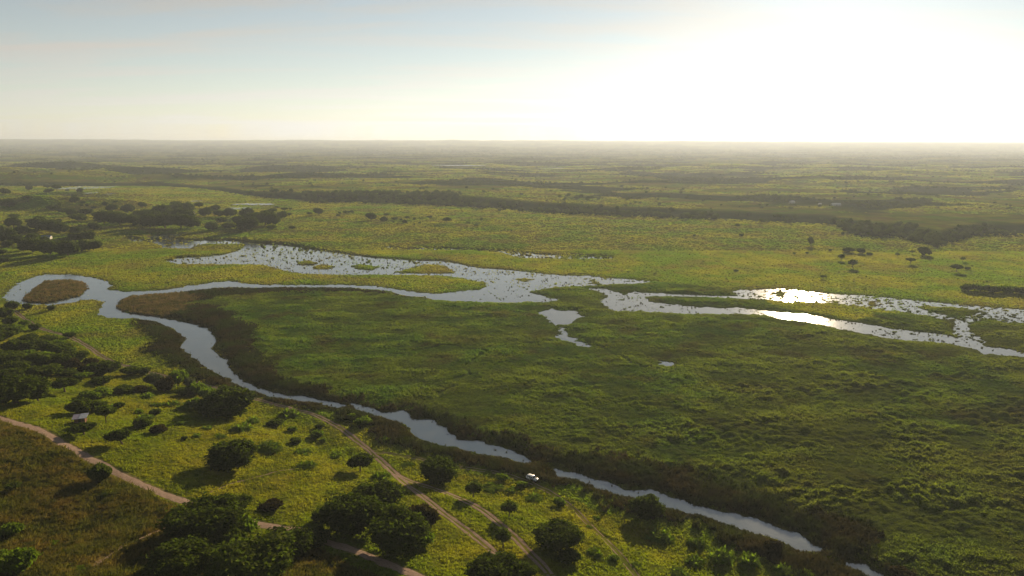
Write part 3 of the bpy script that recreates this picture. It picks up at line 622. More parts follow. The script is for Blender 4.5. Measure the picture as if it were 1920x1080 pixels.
def palm_stem(name, seed):
    q = np.random.default_rng(seed); V, F, off = [], [], 0
    for i_ in range(5):
        a = q.random() * 6.28; r = 2.5 * q.random(); v, f = tube([(0, 0, -0.7), (r * math.cos(a), r * math.sin(a), -0.3), (r * 1.1 * math.cos(a), r * 1.1 * math.sin(a), 1.6)], [0.3, 0.2, 0.16]); V.append(v); F.append(f + off); off += len(v)
    return mesh_np(name, np.vstack(V), np.vstack(F), 4, BARK, True)
for s in range(3): reg('palm', [('stem', palm_stem('palm_stem', s)), ('fronds', palm_mesh('palm_fronds', 230 + s, 11))], 10, 5.0)

# ------------------------------------------------------------------ plants: placing
NAMES = {'round': ('evergreen_tree', 'tree'), 'big': ('spreading_tree', 'tree'), 'umbrella': ('flat_topped_tree', 'tree'), 'shrub': ('shrub', 'shrub'), 'bright': ('leafy_shrub', 'shrub'), 'open': ('sapling', 'tree'),
         'leaning': ('leaning_tree', 'tree'), 'brown': ('brown_shrub', 'shrub'), 'grey': ('grey_shrub', 'shrub'), 'tall': ('tall_tree', 'tree'), 'palm': ('palm_clump', 'palm')}
_cnt = {}
TREES = []
def plant(kind, px, py, wpx, hpx, label, group=None, rot=None):
    """px, py: middle of the foot of the visible crown in the photograph; wpx, hpx: its size there"""
    P, s = hit([px], [py]); P = P[0]; depth = s[0]; mpp = depth / FPX
    dep = math.atan2(CAM_H - P[2], math.hypot(P[0], P[1])); Wm = wpx * mpp
    hm = (hpx * mpp - 0.55 * Wm * math.sin(dep)) / math.cos(dep)
    vs = KIND[kind]; k = _cnt.get(kind, 0); _cnt[kind] = k + 1
    parts, W_, H_ = vs[k % len(vs)]
    sx = Wm / W_; sz = max(hm / H_, (0.92 if kind in ('round', 'umbrella', 'big') else 0.78) * sx * (1.0 if depth > 420 else 0.68)); sz = min(sz, 1.45 * sx)
    back = 0.32 * Wm; dxy = P[:2] / np.linalg.norm(P[:2]); x, y = P[0] + dxy[0] * back, P[1] + dxy[1] * back
    z = float(gz(x, y)[0]) - 0.12
    nm, cat = NAMES[kind]
    e = bpy.data.objects.new(nm, None); COL.objects.link(e); e.empty_display_size = 0.5
    e.location = (x, y, z); e.scale = (sx, sx, sz); e.rotation_euler = (0, 0, rot if rot is not None else (k * 2.399) % 6.283)
    tag(e, label, cat, group)
    for pn_, me in parts: obj(pn_, me, e)
    TREES.append((x, y, Wm / 2))
    return e
# --- the near slope, one by one
near = [
 ('round', 441, 886, 86, 58, 'dense round dark tree on the open slope, casting a broad shadow'),
 ('round', 424, 786, 108, 54, 'wide dark dome-shaped tree closing the row of shrubs'),
 ('big', 30, 766, 112, 56, 'big dark tree mass above the start of the sand road'),
 ('big', 72, 756, 40, 38, 'smaller dark tree leaning against the big tree mass above the road'),
 ('umbrella', 122, 741, 50, 32, 'umbrella-shaped tree with bare trunk, by the thicket'),
 ('umbrella', 200, 799, 37, 38, 'small round-headed tree on a bare trunk beside the hut'),
 ('shrub', 152, 779, 46, 30, 'dark shrub directly behind the hut'),
 ('shrub', 182, 776, 40, 26, 'dark shrub behind the hut, next to the round-headed tree'),
 ('umbrella', 158, 821, 44, 26, 'low spreading tree just downhill of the hut'),
 ('leaning', 230, 840, 44, 34, 'leaning oval tree between the hut and the sand road'),
 ('shrub', 190, 911, 42, 36, 'lone dark tree-like shrub on the dry side of the road'),
 ('shrub', 268, 806, 32, 22, 'dark bush in a tight knot of three uphill of the leaning tree'),
 ('palm', 272, 790, 36, 24, 'palm clump growing out of the knot of dark bushes'),
 ('brown', 298, 815, 30, 20, 'brownish bush at the edge of the knot of dark bushes'),
 ('shrub', 292, 783, 22, 16, 'small bush above the knot of dark bushes'),
 ('palm', 262, 778, 22, 18, 'small palm behind the knot of dark bushes'),
 ('big', 388, 1030, 150, 104, 'huge dark tree overhanging the sand road'),
 ('shrub', 432, 1045, 62, 48, 'black shaded bush under the huge road tree'),
 ('bright', 458, 1010, 50, 40, 'bright leafy branchy bush leaning on the huge road tree'),
 ('big', 345, 1098, 128, 90, 'broad olive tree below the huge road tree'),
 ('big', 470, 1112, 165, 74, 'wide low olive crown at the foot of the slope trees'),
 ('big', 535, 1058, 104, 62, 'olive tree between the huge road tree and the dark grove'),
 ('bright', 425, 1085, 46, 24, 'bright green bush among the slope trees below the road'),
 ('shrub', 590, 1030, 62, 40, 'dark bush at the road bend beside the grove'),
 ('shrub', 452, 958, 42, 28, 'dark bush on the uphill verge behind the huge road tree'),
 ('palm', 430, 945, 32, 22, 'small palm on the uphill verge behind the huge road tree'),
 ('brown', 508, 962, 42, 16, 'low brown bush on the grass above the road'),
 ('big', 668, 1012, 128, 100, 'largest dark tree of the grove beside the road'),
 ('big', 745, 1050, 122, 100, 'rounded dark tree of the grove closest to the road edge'),
 ('round', 716, 962, 92, 56, 'tree at the uphill back of the dark grove'),
 ('brown', 793, 1000, 58, 54, 'brownish tree at the track side of the dark grove'),
 ('bright', 790, 1030, 40, 30, 'bright bush at the track-side foot of the dark grove'),
 ('shrub', 606, 985, 40, 30, 'dark bush at the road-side foot of the dark grove'),
 ('palm', 690, 925, 40, 20, 'fresh palm clump behind the dark grove'),
 ('umbrella', 676, 890, 50, 40, 'round tree paired with a palm beside the two-rut track'),
 ('palm', 714, 903, 40, 32, 'palm clump leaning on the paired round tree'),
 ('round', 823, 911, 68, 54, 'dark egg-shaped tree where the branch track forks off'),
 ('palm', 766, 879, 30, 14, 'low palm between the round pair and the egg-shaped tree'),
 ('open', 888, 938, 30, 34, 'slender pale tree between the branch track and the palms'),
 ('palm', 922, 926, 52, 24, 'long palm clump on the meadow by the slender pale tree'),
 ('palm', 958, 928, 34, 20, 'smaller palm clump on the meadow nearer the car'),
 ('bright', 978, 917, 18, 12, 'little bush between the meadow palms and the car'),
 ('palm', 1006, 945, 46, 28, 'rounded palm clump just downhill of the car'),
 ('bright', 942, 905, 22, 14, 'small pale bush by the faint track behind the car'),
 ('bright', 1048, 953, 22, 16, 'small leafy bush beside the faint track past the car'),
 ('open', 955, 976, 32, 34, 'small dark-headed sapling on the meadow between tracks'),
 ('open', 943, 1034, 30, 40, 'thin sapling on the verge of the branch track'),
 ('big', 1046, 1044, 98, 66, 'broad tangled dark tree between branch track and faint track'),
 ('shrub', 1066, 1062, 44, 30, 'dark bush at the foot of the broad tangled tree'),
 ('palm', 1115, 1048, 38, 28, 'spiky dark palm clump beside the broad tangled tree'),
 ('palm', 1118, 978, 20, 14, 'tiny palm touching the faint track'),
 ('palm', 1106, 992, 18, 12, 'tiny palm on the slope side of the faint track'),
 ('palm', 1193, 1066, 22, 16, 'small palm on the faint track near the reed bank'),
 ('bright', 1150, 1056, 20, 12, 'low bush between the faint track and the spiky palm'),
 ('big', 930, 1110, 112, 72, 'dark tree standing where the two sandy tracks run apart'),
 ('shrub', 985, 1085, 44, 26, 'dark bush on the verge of the branch track'),
 ('round', 1212, 982, 62, 50, 'dark tree against the reed bank of the stream'),
 ('palm', 1236, 1024, 60, 48, 'large palm clump below the dark stream-side tree'),
 ('palm', 1303, 1028, 46, 32, 'domed palm clump, closest to the dark stream-side tree'),
 ('palm', 1302, 1066, 46, 36, 'domed palm clump in the middle of the stream-side palms'),
 ('palm', 1352, 1064, 56, 50, 'large palm clump touching the biggest stream-side palm clump'),
 ('palm', 1396, 1068, 54, 48, 'biggest palm clump beside the end of the stream'),
 ('palm', 1272, 1086, 46, 32, 'palm clump farthest from the stream among the stream-side palms'),
 ('palm', 1470, 1088, 52, 36, 'palm clump farthest along the stream-side palms'),
 ('palm', 1508, 1094, 40, 28, 'outlying palm clump by the end of the stream'),
 ('brown', 1448, 1042, 34, 26, 'brownish bush between the stream and the big palms'),
 ('palm', 1357, 1002, 20, 14, 'single small palm on the reed bank of the stream'),
 ('brown', 1690, 1092, 46, 22, 'yellowish bush at the marsh end of the stream'),
 ('palm', 546, 786, 46, 32, 'bright palm clump above the two-rut track and stream'),
 ('palm', 500, 855, 64, 32, 'long bright palm clump beside the dense round tree'),
 ('palm', 462, 842, 36, 20, 'low bright palm tucked behind the dense round tree'),
 ('palm', 565, 855, 40, 24, 'bright palm clump in the middle of the slope'),
 ('shrub', 555, 836, 22, 16, 'small dark bush behind the mid-slope palms'),
 ('palm', 576, 884, 44, 24, 'bright palm clump on the thin worn path'),
 ('palm', 628, 862, 30, 20, 'small palm clump close to the two-rut track'),
 ('palm', 452, 812, 46, 32, 'tall palm clump below the wide dark dome tree'),
 ('palm', 478, 796, 34, 24, 'pale palm clump uphill of the tall palm clump'),
 ('shrub', 516, 803, 30, 16, 'small dark shrub among the mid-slope palms'),
 ('palm', 389, 808, 26, 18, 'round palm below the shadow of the wide dome tree'),
 ('palm', 368, 822, 20, 14, 'little palm on the open grass below the dome tree'),
 ('palm', 416, 824, 30, 16, 'dark low palm on the grass below the dome tree'),
 ('bright', 340, 800, 16, 9, 'very small bush on the open grass below the dome tree'),
 ('shrub', 346, 828, 12, 9, 'very small dark bush on the open grass'),
 ('bright', 548, 812, 16, 10, 'very small bush near the bright palm above the track'),
 ('bright', 594, 826, 26, 16, 'pale bush on the grass beside the two-rut track'),
 ('bright', 605, 832, 12, 8, 'very small pale bush beside the two-rut track'),
 ('shrub', 600, 806, 18, 10, 'low bush at the inner bend of the two-rut track'),
 ('bright', 682, 802, 28, 16, 'yellow-green bush between track and stream'),
 ('palm', 720, 833, 28, 20, 'yellow-green palm between track and stream'),
 ('bright', 660, 788, 14, 10, 'tiny yellow-green bush at the stream bank reeds'),
 ('shrub', 193, 707, 60, 30, 'dark oval tree-like shrub where the thicket meets the grass'),
 ('shrub', 246, 706, 34, 18, 'dark shrub touching the two-rut track'),
 ('shrub', 268, 706, 26, 16, 'dark shrub on the grass side of the two-rut track'),
 ('shrub', 190, 723, 38, 16, 'low shrub on the lit grass under the thicket'),
 ('shrub', 236, 741, 42, 20, 'low dark hedge-like shrub on the lit grass'),
 ('brown', 262, 740, 28, 18, 'brown shrub at the end of the hedge-like shrubs'),
 ('palm', 276, 748, 28, 20, 'bright palm in front of the hedge-like shrubs'),
 ('grey', 288, 728, 30, 28, 'silvery grey shrub in the row above the stream meadow'),
 ('brown', 310, 738, 32, 32, 'dark reddish shrub beside the silvery one'),
 ('bright', 334, 728, 36, 30, 'bright leafy shrub beside the dark reddish one'),
 ('grey', 356, 728, 20, 18, 'small greyish shrub on the edge of the stream meadow'),
 ('shrub', 348, 745, 32, 18, 'dark shrub in the row leading to the dome tree'),
 ('bright', 372, 742, 34, 22, 'fresh green shrub in the row leading to the dome tree'),
 ('bright', 392, 752, 30, 22, 'fresh green shrub touching the dome tree'),
 ('palm', 296, 764, 32, 18, 'palm clump in the hollow between the shrub rows'),
 ('palm', 322, 764, 34, 22, 'pale palm clump in the hollow between the shrub rows'),
 ('palm', 344, 772, 36, 24, 'lush palm clump at the foot of the dome tree row'),
 ('bright', 368, 770, 28, 22, 'lush bush at the foot of the dome tree row'),
 ('shrub', 158, 746, 14, 14, 'tiny dark bush beside the umbrella tree'),
 ('bright', 172, 752, 36, 18, 'pale bush between the umbrella tree and the hut'),
 ('bright', 194, 748, 28, 20, 'pale leafy bush above the hut'),
 ('palm', 216, 766, 30, 22, 'palm above the round-headed tree by the hut'),
 ('shrub', 225, 768, 20, 14, 'dark bush beside the palm above the hut'),
 ('shrub', 24, 582, 24, 16, 'bush at the head of the two-rut track by the pond'),
 ('shrub', 52, 582, 16, 12, 'bush on the meadow side of the track head'),
 ('shrub', 97, 585, 15, 12, 'single dark bush on the wet meadow by the pond'),
 ('shrub', 67, 622, 20, 14, 'dark bush on the sandy bank of the track'),
 ('shrub', 132, 636, 20, 12, 'dark bush on the lower sandy bank of the track'),
 ('open', 26, 925, 24, 16, 'small brown-green bush at the road-side dry grass'),
 ('palm', 100, 1027, 28, 20, 'bright star-shaped palm on the dry grass'),
 ('bright', 25, 1012, 34, 26, 'dark leafy bush on the dry grass above the palms'),
 ('palm', 34, 1035, 24, 16, 'bright small palm on the dry grass beside a bush'),
 ('bright', 36, 1082, 58, 48, 'large leafy bush on the lower dry grass'),
 ('palm', 140, 1078, 34, 18, 'low bright palm on the lower dry grass'),
 ('bright', 8, 1055, 24, 22, 'leafy bush beside the large one on the lower dry grass'),
 ('tall', 196, 938, 12, 12, 'slim dry shrub standing in the dry grass'),
]
for kind, px, py, w_, h_, lab in near: plant(kind, px, py, w_, h_, lab)
# --- the thicket at the top of the slope
thick = [('shrub', 12, 640, 50, 26), ('shrub', 68, 662, 52, 26), ('shrub', 8, 600, 34, 22), ('shrub', 20, 612, 26, 18), ('bright', 30, 626, 30, 16), ('shrub', 12, 626, 34, 18), ('shrub', 108, 668, 48, 24), ('shrub', 142, 682, 46, 24), ('brown', 172, 690, 28, 18),
         ('big', 14, 692, 62, 38), ('shrub', 70, 690, 52, 28), ('bright', 46, 680, 40, 20), ('shrub', 105, 690, 50, 26), ('brown', 136, 694, 34, 22), ('bright', 84, 676, 30, 16), ('shrub', 96, 708, 44, 24), ('shrub', 50, 712, 52, 24), ('shrub', 14, 716, 50, 24), ('bright', 110, 650, 26, 12), ('shrub', 92, 645, 36, 16),
         ('bright', 46, 612, 20, 10), ('brown', 160, 700, 28, 16), ('bright', 130, 664, 24, 12), ('shrub', 52, 648, 40, 20), ('big', -25, 660, 60, 40), ('shrub', 128, 708, 36, 16), ('bright', 155, 712, 28, 12), ('shrub', -10, 735, 40, 22), ('shrub', 30, 662, 46, 24), ('shrub', 84, 656, 36, 18), ('shrub', 122, 678, 36, 18), ('shrub', 36, 700, 40, 22)]
TL = {'big': 'dark tree crowded in the thicket above the bending track', 'shrub': 'dark shrub crowded in the thicket above the bending track', 'bright': 'fresh green leafy shrub in the thicket above the bending track', 'brown': 'brownish shrub in the thicket above the bending track'}
for k, px, py, w_, h_ in thick: plant(k, px, py, w_, h_, TL[k], 'thicket above the bending track')
# --- groves across the river
def grove(lst, labels, group):
    for k, px, py, w_, h_ in lst: plant(k, px, py, w_, h_, labels[k], group)
grove([('round', 33, 462, 26, 22), ('round', 63, 476, 40, 30), ('round', 95, 480, 34, 28), ('round', 128, 483, 42, 28), ('round', 142, 455, 24, 16), ('round', 160, 474, 28, 24), ('round', 176, 472, 26, 18), ('round', 163, 454, 26, 20), ('shrub', 122, 458, 26, 12), ('round', 85, 460, 22, 16), ('shrub', 60, 452, 24, 14), ('shrub', 100, 464, 24, 14), ('shrub', 45, 472, 20, 14)],
      {'round': 'dark tree in the rounded grove around the blue-roofed homestead', 'shrub': 'dark bush in the rounded grove around the blue-roofed homestead'}, 'grove around the blue-roofed homestead')
grove([('round', 12, 456, 30, 24), ('round', 15, 466, 20, 14), ('round', 26, 428, 28, 16), ('umbrella', 28, 416, 18, 14), ('shrub', 40, 438, 24, 14), ('round', 72, 434, 36, 18), ('round', 95, 436, 32, 16), ('round', 112, 440, 30, 18), ('round', 105, 430, 24, 12), ('shrub', 52, 418, 8, 8), ('round', 144, 440, 20, 14), ('umbrella', 127, 432, 8, 9), ('umbrella', 150, 430, 9, 8), ('round', 110, 420, 12, 9), ('shrub', 4, 478, 16, 10), ('round', 0, 442, 24, 20), ('shrub', 60, 440, 20, 10), ('shrub', 8, 494, 20, 10)],
      {'round': 'dark tree scattered on the flat between homestead and hills', 'shrub': 'dark bush scattered on the flat between homestead and hills', 'umbrella': 'small tree with bare trunk on the flat between homestead and hills'}, 'trees on the flat behind the homestead')
grove([('round', 178, 432, 20, 14), ('round', 196, 422, 36, 20), ('round', 225, 423, 36, 22), ('round', 250, 424, 30, 22), ('round', 282, 428, 36, 18), ('round', 310, 430, 40, 18), ('round', 340, 430, 38, 18), ('round', 362, 429, 30, 17), ('round', 300, 410, 34, 18), ('round', 328, 405, 26, 22), ('umbrella', 330, 392, 20, 14), ('round', 352, 400, 28, 16), ('umbrella', 374, 396, 16, 16), ('round', 385, 407, 24, 14), ('round', 404, 398, 18, 10), ('round', 272, 412, 26, 16), ('shrub', 160, 404, 24, 12), ('round', 135, 406, 20, 14), ('shrub', 148, 416, 30, 12), ('round', 211, 398, 20, 8), ('round', 240, 400, 24, 14), ('round', 268, 390, 14, 10), ('shrub', 100, 396, 24, 10), ('shrub', 118, 400, 22, 8), ('shrub', 182, 408, 20, 10), ('round', 208, 412, 22, 14), ('round', 320, 418, 34, 18), ('round', 350, 417, 34, 18), ('round', 290, 418, 30, 16), ('round', 260, 414, 26, 14)],
      {'round': 'dark tree in the long wood behind the lake head', 'shrub': 'dark bush fringing the long wood behind the lake head', 'umbrella': 'tree standing above the long wood behind the lake head'}, 'long wood behind the lake head')
grove([('round', 398, 434, 24, 14), ('round', 410, 407, 18, 10), ('round', 432, 408, 24, 11), ('round', 463, 410, 26, 20), ('round', 470, 420, 26, 18), ('round', 450, 424, 26, 16), ('round', 464, 436, 36, 18), ('round', 498, 424, 36, 22), ('round', 512, 424, 30, 16), ('umbrella', 498, 405, 16, 10), ('umbrella', 512, 404, 18, 13), ('round', 528, 412, 20, 12), ('shrub', 415, 418, 22, 9), ('shrub', 430, 430, 24, 12), ('umbrella', 534, 399, 14, 6), ('umbrella', 519, 393, 9, 6), ('round', 482, 410, 14, 12), ('shrub', 543, 405, 8, 6), ('shrub', 510, 431, 18, 6), ('shrub', 548, 430, 12, 5), ('umbrella', 545, 396, 6, 6)],
      {'round': 'dark tree in the separate grove at the lake end of the wood', 'shrub': 'dark bush in the separate grove at the lake end of the wood', 'umbrella': 'small-headed tree of the separate grove at the lake end of the wood'}, 'separate grove at the lake end of the wood')
grove([('umbrella', 53, 382, 18, 13), ('round', 18, 390, 22, 14), ('round', 4, 386, 12, 10), ('round', 141, 383, 17, 10), ('shrub', 156, 383, 9, 5), ('round', 197, 387, 11, 6), ('shrub', 112, 385, 7, 3), ('shrub', 176, 392, 9, 4), ('umbrella', 107, 362, 17, 15), ('umbrella', 90, 357, 14, 10), ('round', 11, 366, 16, 10), ('round', 56, 357, 12, 6), ('round', 150, 362, 12, 4), ('shrub', 92, 363, 18, 4), ('shrub', 139, 371, 10, 4), ('shrub', 217, 381, 8, 4), ('shrub', 126, 359, 8, 4), ('shrub', 163, 387, 6, 4), ('shrub', 154, 387, 6, 3)],
      {'round': 'lone rounded tree on the grassy hills', 'shrub': 'small bush on the grassy hills', 'umbrella': 'lone bare-trunked tree on the grassy hills'}, 'lone trees on the grassy hills')
grove([('umbrella', 580, 406, 10, 8), ('round', 598, 404, 18, 9), ('umbrella', 634, 409, 9, 7), ('shrub', 637, 402, 6, 5), ('shrub', 647, 401, 8, 5), ('shrub', 654, 400, 6, 4), ('shrub', 660, 400, 7, 6), ('umbrella', 569, 395, 4, 3), ('round', 696, 414, 20, 9), ('round', 720, 417, 14, 9), ('umbrella', 725, 408, 12, 5), ('shrub', 740, 413, 12, 4), ('umbrella', 763, 413, 10, 7), ('round', 759, 420, 10, 8), ('shrub', 752, 414, 6, 4), ('open', 777, 416, 6, 7), ('umbrella', 788, 413, 4, 4), ('open', 787, 421, 5, 5), ('umbrella', 805, 413, 12, 8), ('umbrella', 838, 420, 18, 11), ('shrub', 738, 419, 5, 4), ('umbrella', 878, 422, 9, 6), ('umbrella', 893, 427, 9, 6), ('open', 903, 416, 7, 6), ('shrub', 777, 422, 4, 3), ('shrub', 829, 386, 14, 4), ('shrub', 774, 383, 10, 3), ('shrub', 937, 397, 7, 5)],
      {'round': 'dark rounded tree in the row on the open green plain', 'shrub': 'small bush in the row on the open green plain', 'umbrella': 'flat-topped tree in the row on the open green plain', 'open': 'wispy small tree in the row on the open green plain'}, 'tree row on the open green plain')
grove([('tall', 1520, 462, 11, 16), ('umbrella', 1383, 430, 10, 10), ('shrub', 1390, 444, 9, 5), ('shrub', 1302, 444, 6, 4), ('shrub', 1580, 441, 6, 5), ('shrub', 1590, 475, 22, 9), ('round', 1613, 477, 15, 11), ('umbrella', 1710, 478, 10, 8), ('round', 1733, 481, 24, 15), ('open', 1577, 490, 12, 12), ('open', 1598, 504, 16, 16), ('umbrella', 1707, 497, 18, 12), ('umbrella', 1793, 512, 22, 16), ('open', 1805, 492, 8, 9), ('shrub', 1380, 511, 9, 5), ('umbrella', 1543, 525, 12, 8), ('shrub', 1630, 480, 12, 6), ('open', 1682, 483, 8, 8), ('shrub', 1814, 507, 10, 6), ('shrub', 1489, 478, 6, 4), ('shrub', 1513, 477, 6, 4), ('shrub', 1556, 472, 6, 4)],
      {'round': 'rounded tree standing in the glare on the far bank meadow', 'shrub': 'low bush in the glare on the far bank meadow', 'umbrella': 'small-headed tree in the glare on the far bank meadow', 'open': 'wispy tree in the glare on the far bank meadow', 'tall': 'single upright oval tree in the glare on the far bank meadow'}, 'far bank meadow trees')
for j in range(9): plant('shrub', 909 + j * 6.2, 432 + 0.15 * j + (j % 3) * .5, 3.2, 3.4, 'tiny dark bush in a dotted line across the green plain', 'dotted line of bushes')
for j, (px, py) in enumerate([(1815, 548), (1838, 549), (1862, 552), (1888, 551), (1915, 554), (1940, 553)]): plant('bright' if j % 2 else 'shrub', px, py, 30, 9, 'low hedge-like bush beyond the bright marsh channels', 'hedge beyond the bright channels')
# ------------------------------------------------------------------ uncountable cover: tufts placed with geometry nodes
def src_coll(name, meshes):
    c = bpy.data.collections.new(name)
    for j, me in enumerate(meshes):
        o = bpy.data.objects.new(name + '_piece', me); c.objects.link(o)
    return c
def scatter(name, pts, scl, coll, label, cat, zsc=None):
    me = bpy.data.meshes.new(name); n = len(pts); me.vertices.add(n); me.vertices.foreach_set('co', np.asarray(pts, np.float32).ravel())
    a = me.attributes.new('scl', 'FLOAT_VECTOR', 'POINT')
    s3 = np.stack([scl, scl, scl if zsc is None else zsc], 1); a.data.foreach_set('vector', s3.astype(np.float32).ravel())
    a = me.attributes.new('rot', 'FLOAT_VECTOR', 'POINT'); r3 = np.zeros((n, 3), np.float32); r3[:, 2] = RNG.random(n) * 6.283; r3[:, 0] = RNG.normal(size=n) * 0.12; a.data.foreach_set('vector', r3.ravel())
    o = obj(name, me); tag(o, label, cat, kind='stuff')
    g = bpy.data.node_groups.new(name + '_nodes', 'GeometryNodeTree')
    g.interface.new_socket('Geometry', in_out='INPUT', socket_type='NodeSocketGeometry'); g.interface.new_socket('Geometry', in_out='OUTPUT', socket_type='NodeSocketGeometry')
    gi = g.nodes.new('NodeGroupInput'); go = g.nodes.new('NodeGroupOutput'); ip = g.nodes.new('GeometryNodeInstanceOnPoints'); ci = g.nodes.new('GeometryNodeCollectionInfo')
    ci.inputs['Collection'].default_value = coll; ci.inputs['Separate Children'].default_value = True; ci.inputs['Reset Children'].default_value = True
    ip.inputs['Pick Instance'].default_value = True
    for nm, so in (('scl', 'Scale'), ('rot', 'Rotation')):
        na = g.nodes.new('GeometryNodeInputNamedAttribute'); na.data_type = 'FLOAT_VECTOR'; na.inputs['Name'].default_value = nm; g.links.new(na.outputs[0], ip.inputs[so])
    g.links.new(gi.outputs[0], ip.inputs['Points']); g.links.new(ci.outputs[0], ip.inputs['Instance']); g.links.new(ip.outputs[0], go.inputs[0])
    md = o.modifiers.new('scatter', 'NODES'); md.node_group = g
    return o
def tuft(name, seed, nb, spread, hgt, wid, mat, bend=0.6):
    q = np.random.default_rng(seed); V, T, off = [], [], 0
    for j in range(nb):
        a = q.random() * 6.283; r = spread * math.sqrt(q.random()) * 0.6; b = np.array([r * math.cos(a), r * math.sin(a), -0.15]); az = a + q.normal() * 0.6; h = hgt * (0.6 + 0.6 * q.random())
        d = np.array([math.cos(az), math.sin(az), 0]); sd = np.array([-d[1], d[0], 0]) * wid * (0.6 + 0.8 * q.random()); ln = bend * h * q.random()
        m_ = b + d * ln * 0.35 + [0, 0, h * 0.62]; tp = b + d * ln + [0, 0, h]
        V += [b - sd, b + sd, m_ + sd * 0.9, m_ - sd * 0.9, tp]; T += [[off, off + 1, off + 2], [off, off + 2, off + 3], [off + 3, off + 2, off + 4]]; off += 5
    return mesh_np(name, np.array(V), np.array(T), 3, mat)
def fan_points(n, y0, y1, power, seed, tmax=1.0):
    """points over the fan of ground the camera can see, denser nearby"""
    q = np.random.default_rng(seed); u = q.random(n)
    k = 2 - power                                   # density ~ y^-power
    y = (y0 ** k + u * (y1 ** k - y0 ** k)) ** (1 / k) if abs(k) > 1e-6 else y0 * (y1 / y0) ** u
    x = (q.random(n) * 2 - 1) * tmax * y
    return x, y
tree_c = np.array([t_[:2] for t_ in TREES]); 
# one big candidate set over the near ground
x, y = fan_points(620000, 125, 720, 1.1, 5, 0.92)
h, z, wd = ground(x, y); q = RNG.random(len(x))
ok = wd < -0.25
nz = fbm(x / 11, y / 11, 2, 151)
dist_s = np.clip(y / 300, 0.8, 2.2)
sedge = src_coll('sedge', [tuft('sedge', s, 11, 1.0, 1.0, 0.13, tuft_material('sedge_blades', c_marsh, 0.45, 1.35), 0.9) for s in range(3)])
m = ok & (z['marsh'] > 0.15) & (q < 0.95 + 0.4 * nz) & (z['trail'] < 0.5)
sc_ = (0.6 + 0.6 * RNG.random(m.sum())) * dist_s[m] ** 0.5
sc_ = sc_ * (0.35 + 0.65 * sstep(0.5, 10, -wd[m]))
scatter('sedge_marsh', np.stack([x, y, h], 1)[m], sc_ * 1.15, sedge, 'lumpy green sedge covering the marsh inside the river bend', 'sedge', zsc=sc_ * np.clip(0.42 + 0.3 * nz[m] + 0.75 * fbm(x[m] / 34, y[m] / 22, 3, 157), 0.12, 1.3))
reed = src_coll('reed', [tuft('reed', 10 + s, 12, 0.8, 1.45, 0.10, tuft_material('reed_blades', c_reed, 0.3, 1.25), 0.45) for s in range(3)])
q2 = RNG.random(len(x))
brn = np.maximum(sdf(x, y, ISL[0]), sdf(x, y, flat([(225, 551), (335, 549), (375, 562), (340, 585), (300, 594), (225, 590), (216, 574)])))
def c_fox(t): return t.mix(t.rng(t.noise(0.15, 4, 0.65), 0.4, 0.62), (0.092, 0.064, 0.036), (0.046, 0.044, 0.016))
fox = src_coll('fox_reed', [tuft('fox_reed', 15 + s, 12, 0.9, 1.1, 0.11, tuft_material('fox_reed_blades', c_fox, 0.4, 1.3), 0.6) for s in range(2)])
m = ok & (brn > -1 + 6 * q2 - 3) & (z['reed'] > 0.3); sc_ = 0.7 + 0.6 * RNG.random(m.sum())
scatter('brown_reeds', np.stack([x, y, h], 1)[m], sc_, fox, 'foxy brown reeds on the loop island and the inner bend', 'reeds')
m = ok & (z['reed'] > 0.1 + 0.6 * q2) & (z['sand'] < 0.2) & (q < 0.95) & ~m
sc_ = (0.6 + 0.7 * RNG.random(m.sum())) * dist_s[m] ** 0.4 * np.where(y[m] < 330, 1.0, 0.75)
sc_ = sc_ * (0.32 + 0.68 * sstep(0.4, 7, -wd[m]))
scatter('reed_bed', np.stack([x, y, h], 1)[m], sc_, reed, 'dark brown reeds lining both banks of the stream', 'reeds')
grass = src_coll('grass', [tuft('grass', 20 + s, 9, 0.55, 0.5, 0.07, tuft_material('grass_blades', c_hill, 0.5, 1.15), 0.9) for s in range(3)])
m = ok & (z['hill'] > 0.5) & (z['reed'] < 0.6) & (z['dry'] < 0.5) & (z['sand'] < 0.2) & (q < 0.75 + 0.5 * nz)
sc_ = 0.55 + 0.75 * RNG.random(m.sum()) + 0.5 * np.clip(nz[m], 0, 1)
scatter('slope_grass', np.stack([x, y, h], 1)[m], sc_, grass, 'sunlit yellow-green grass on the near slope', 'grass', zsc=sc_ * 0.9)
dryg = src_coll('dry_grass', [tuft('dry_grass', 30 + s, 10, 0.7, 0.85, 0.08, tuft_material('dry_grass_blades', c_dry, 0.4, 1.2), 0.9) for s in range(3)])
m = ok & (z['dry'] >= 0.5) & (z['sand'] < 0.35) & (q < 0.85 + 0.5 * nz)
sc_ = 0.45 + 0.8 * RNG.random(m.sum()) + 0.9 * np.clip(nz[m], 0, 1)
scatter('dry_grass', np.stack([x, y, h], 1)[m], sc_, dryg, 'coarse brownish tussock grass on the dry side of the road', 'grass')
meadow_src = src_coll('meadow', [tuft('meadow_grass', 40 + s, 8, 0.9, 0.5, 0.12, tuft_material('meadow_blades', c_meadow, 0.5, 1.3), 0.9) for s in range(2)])
m = ok & (z['sand'] < 0.2) & (z['hill'] <= 0.5) & (z['reed'] < 0.6) & (z['marsh'] < 0.35) & (q < 0.8)
sc_ = (0.6 + 0.7 * RNG.random(m.sum())) * dist_s[m] ** 0.8
sc_ = sc_ * (0.4 + 0.6 * sstep(0.5, 10, -wd[m]))
scatter('meadow_grass', np.stack([x, y, h], 1)[m], sc_, meadow_src, 'olive meadow grass along the river and lake', 'grass', zsc=sc_ * 0.8)
x, y = fan_points(150000, 680, 1700, 0.9, 15, 0.86); e = esc_e(x, y); m = (e < 15); x, y = x[m], y[m]
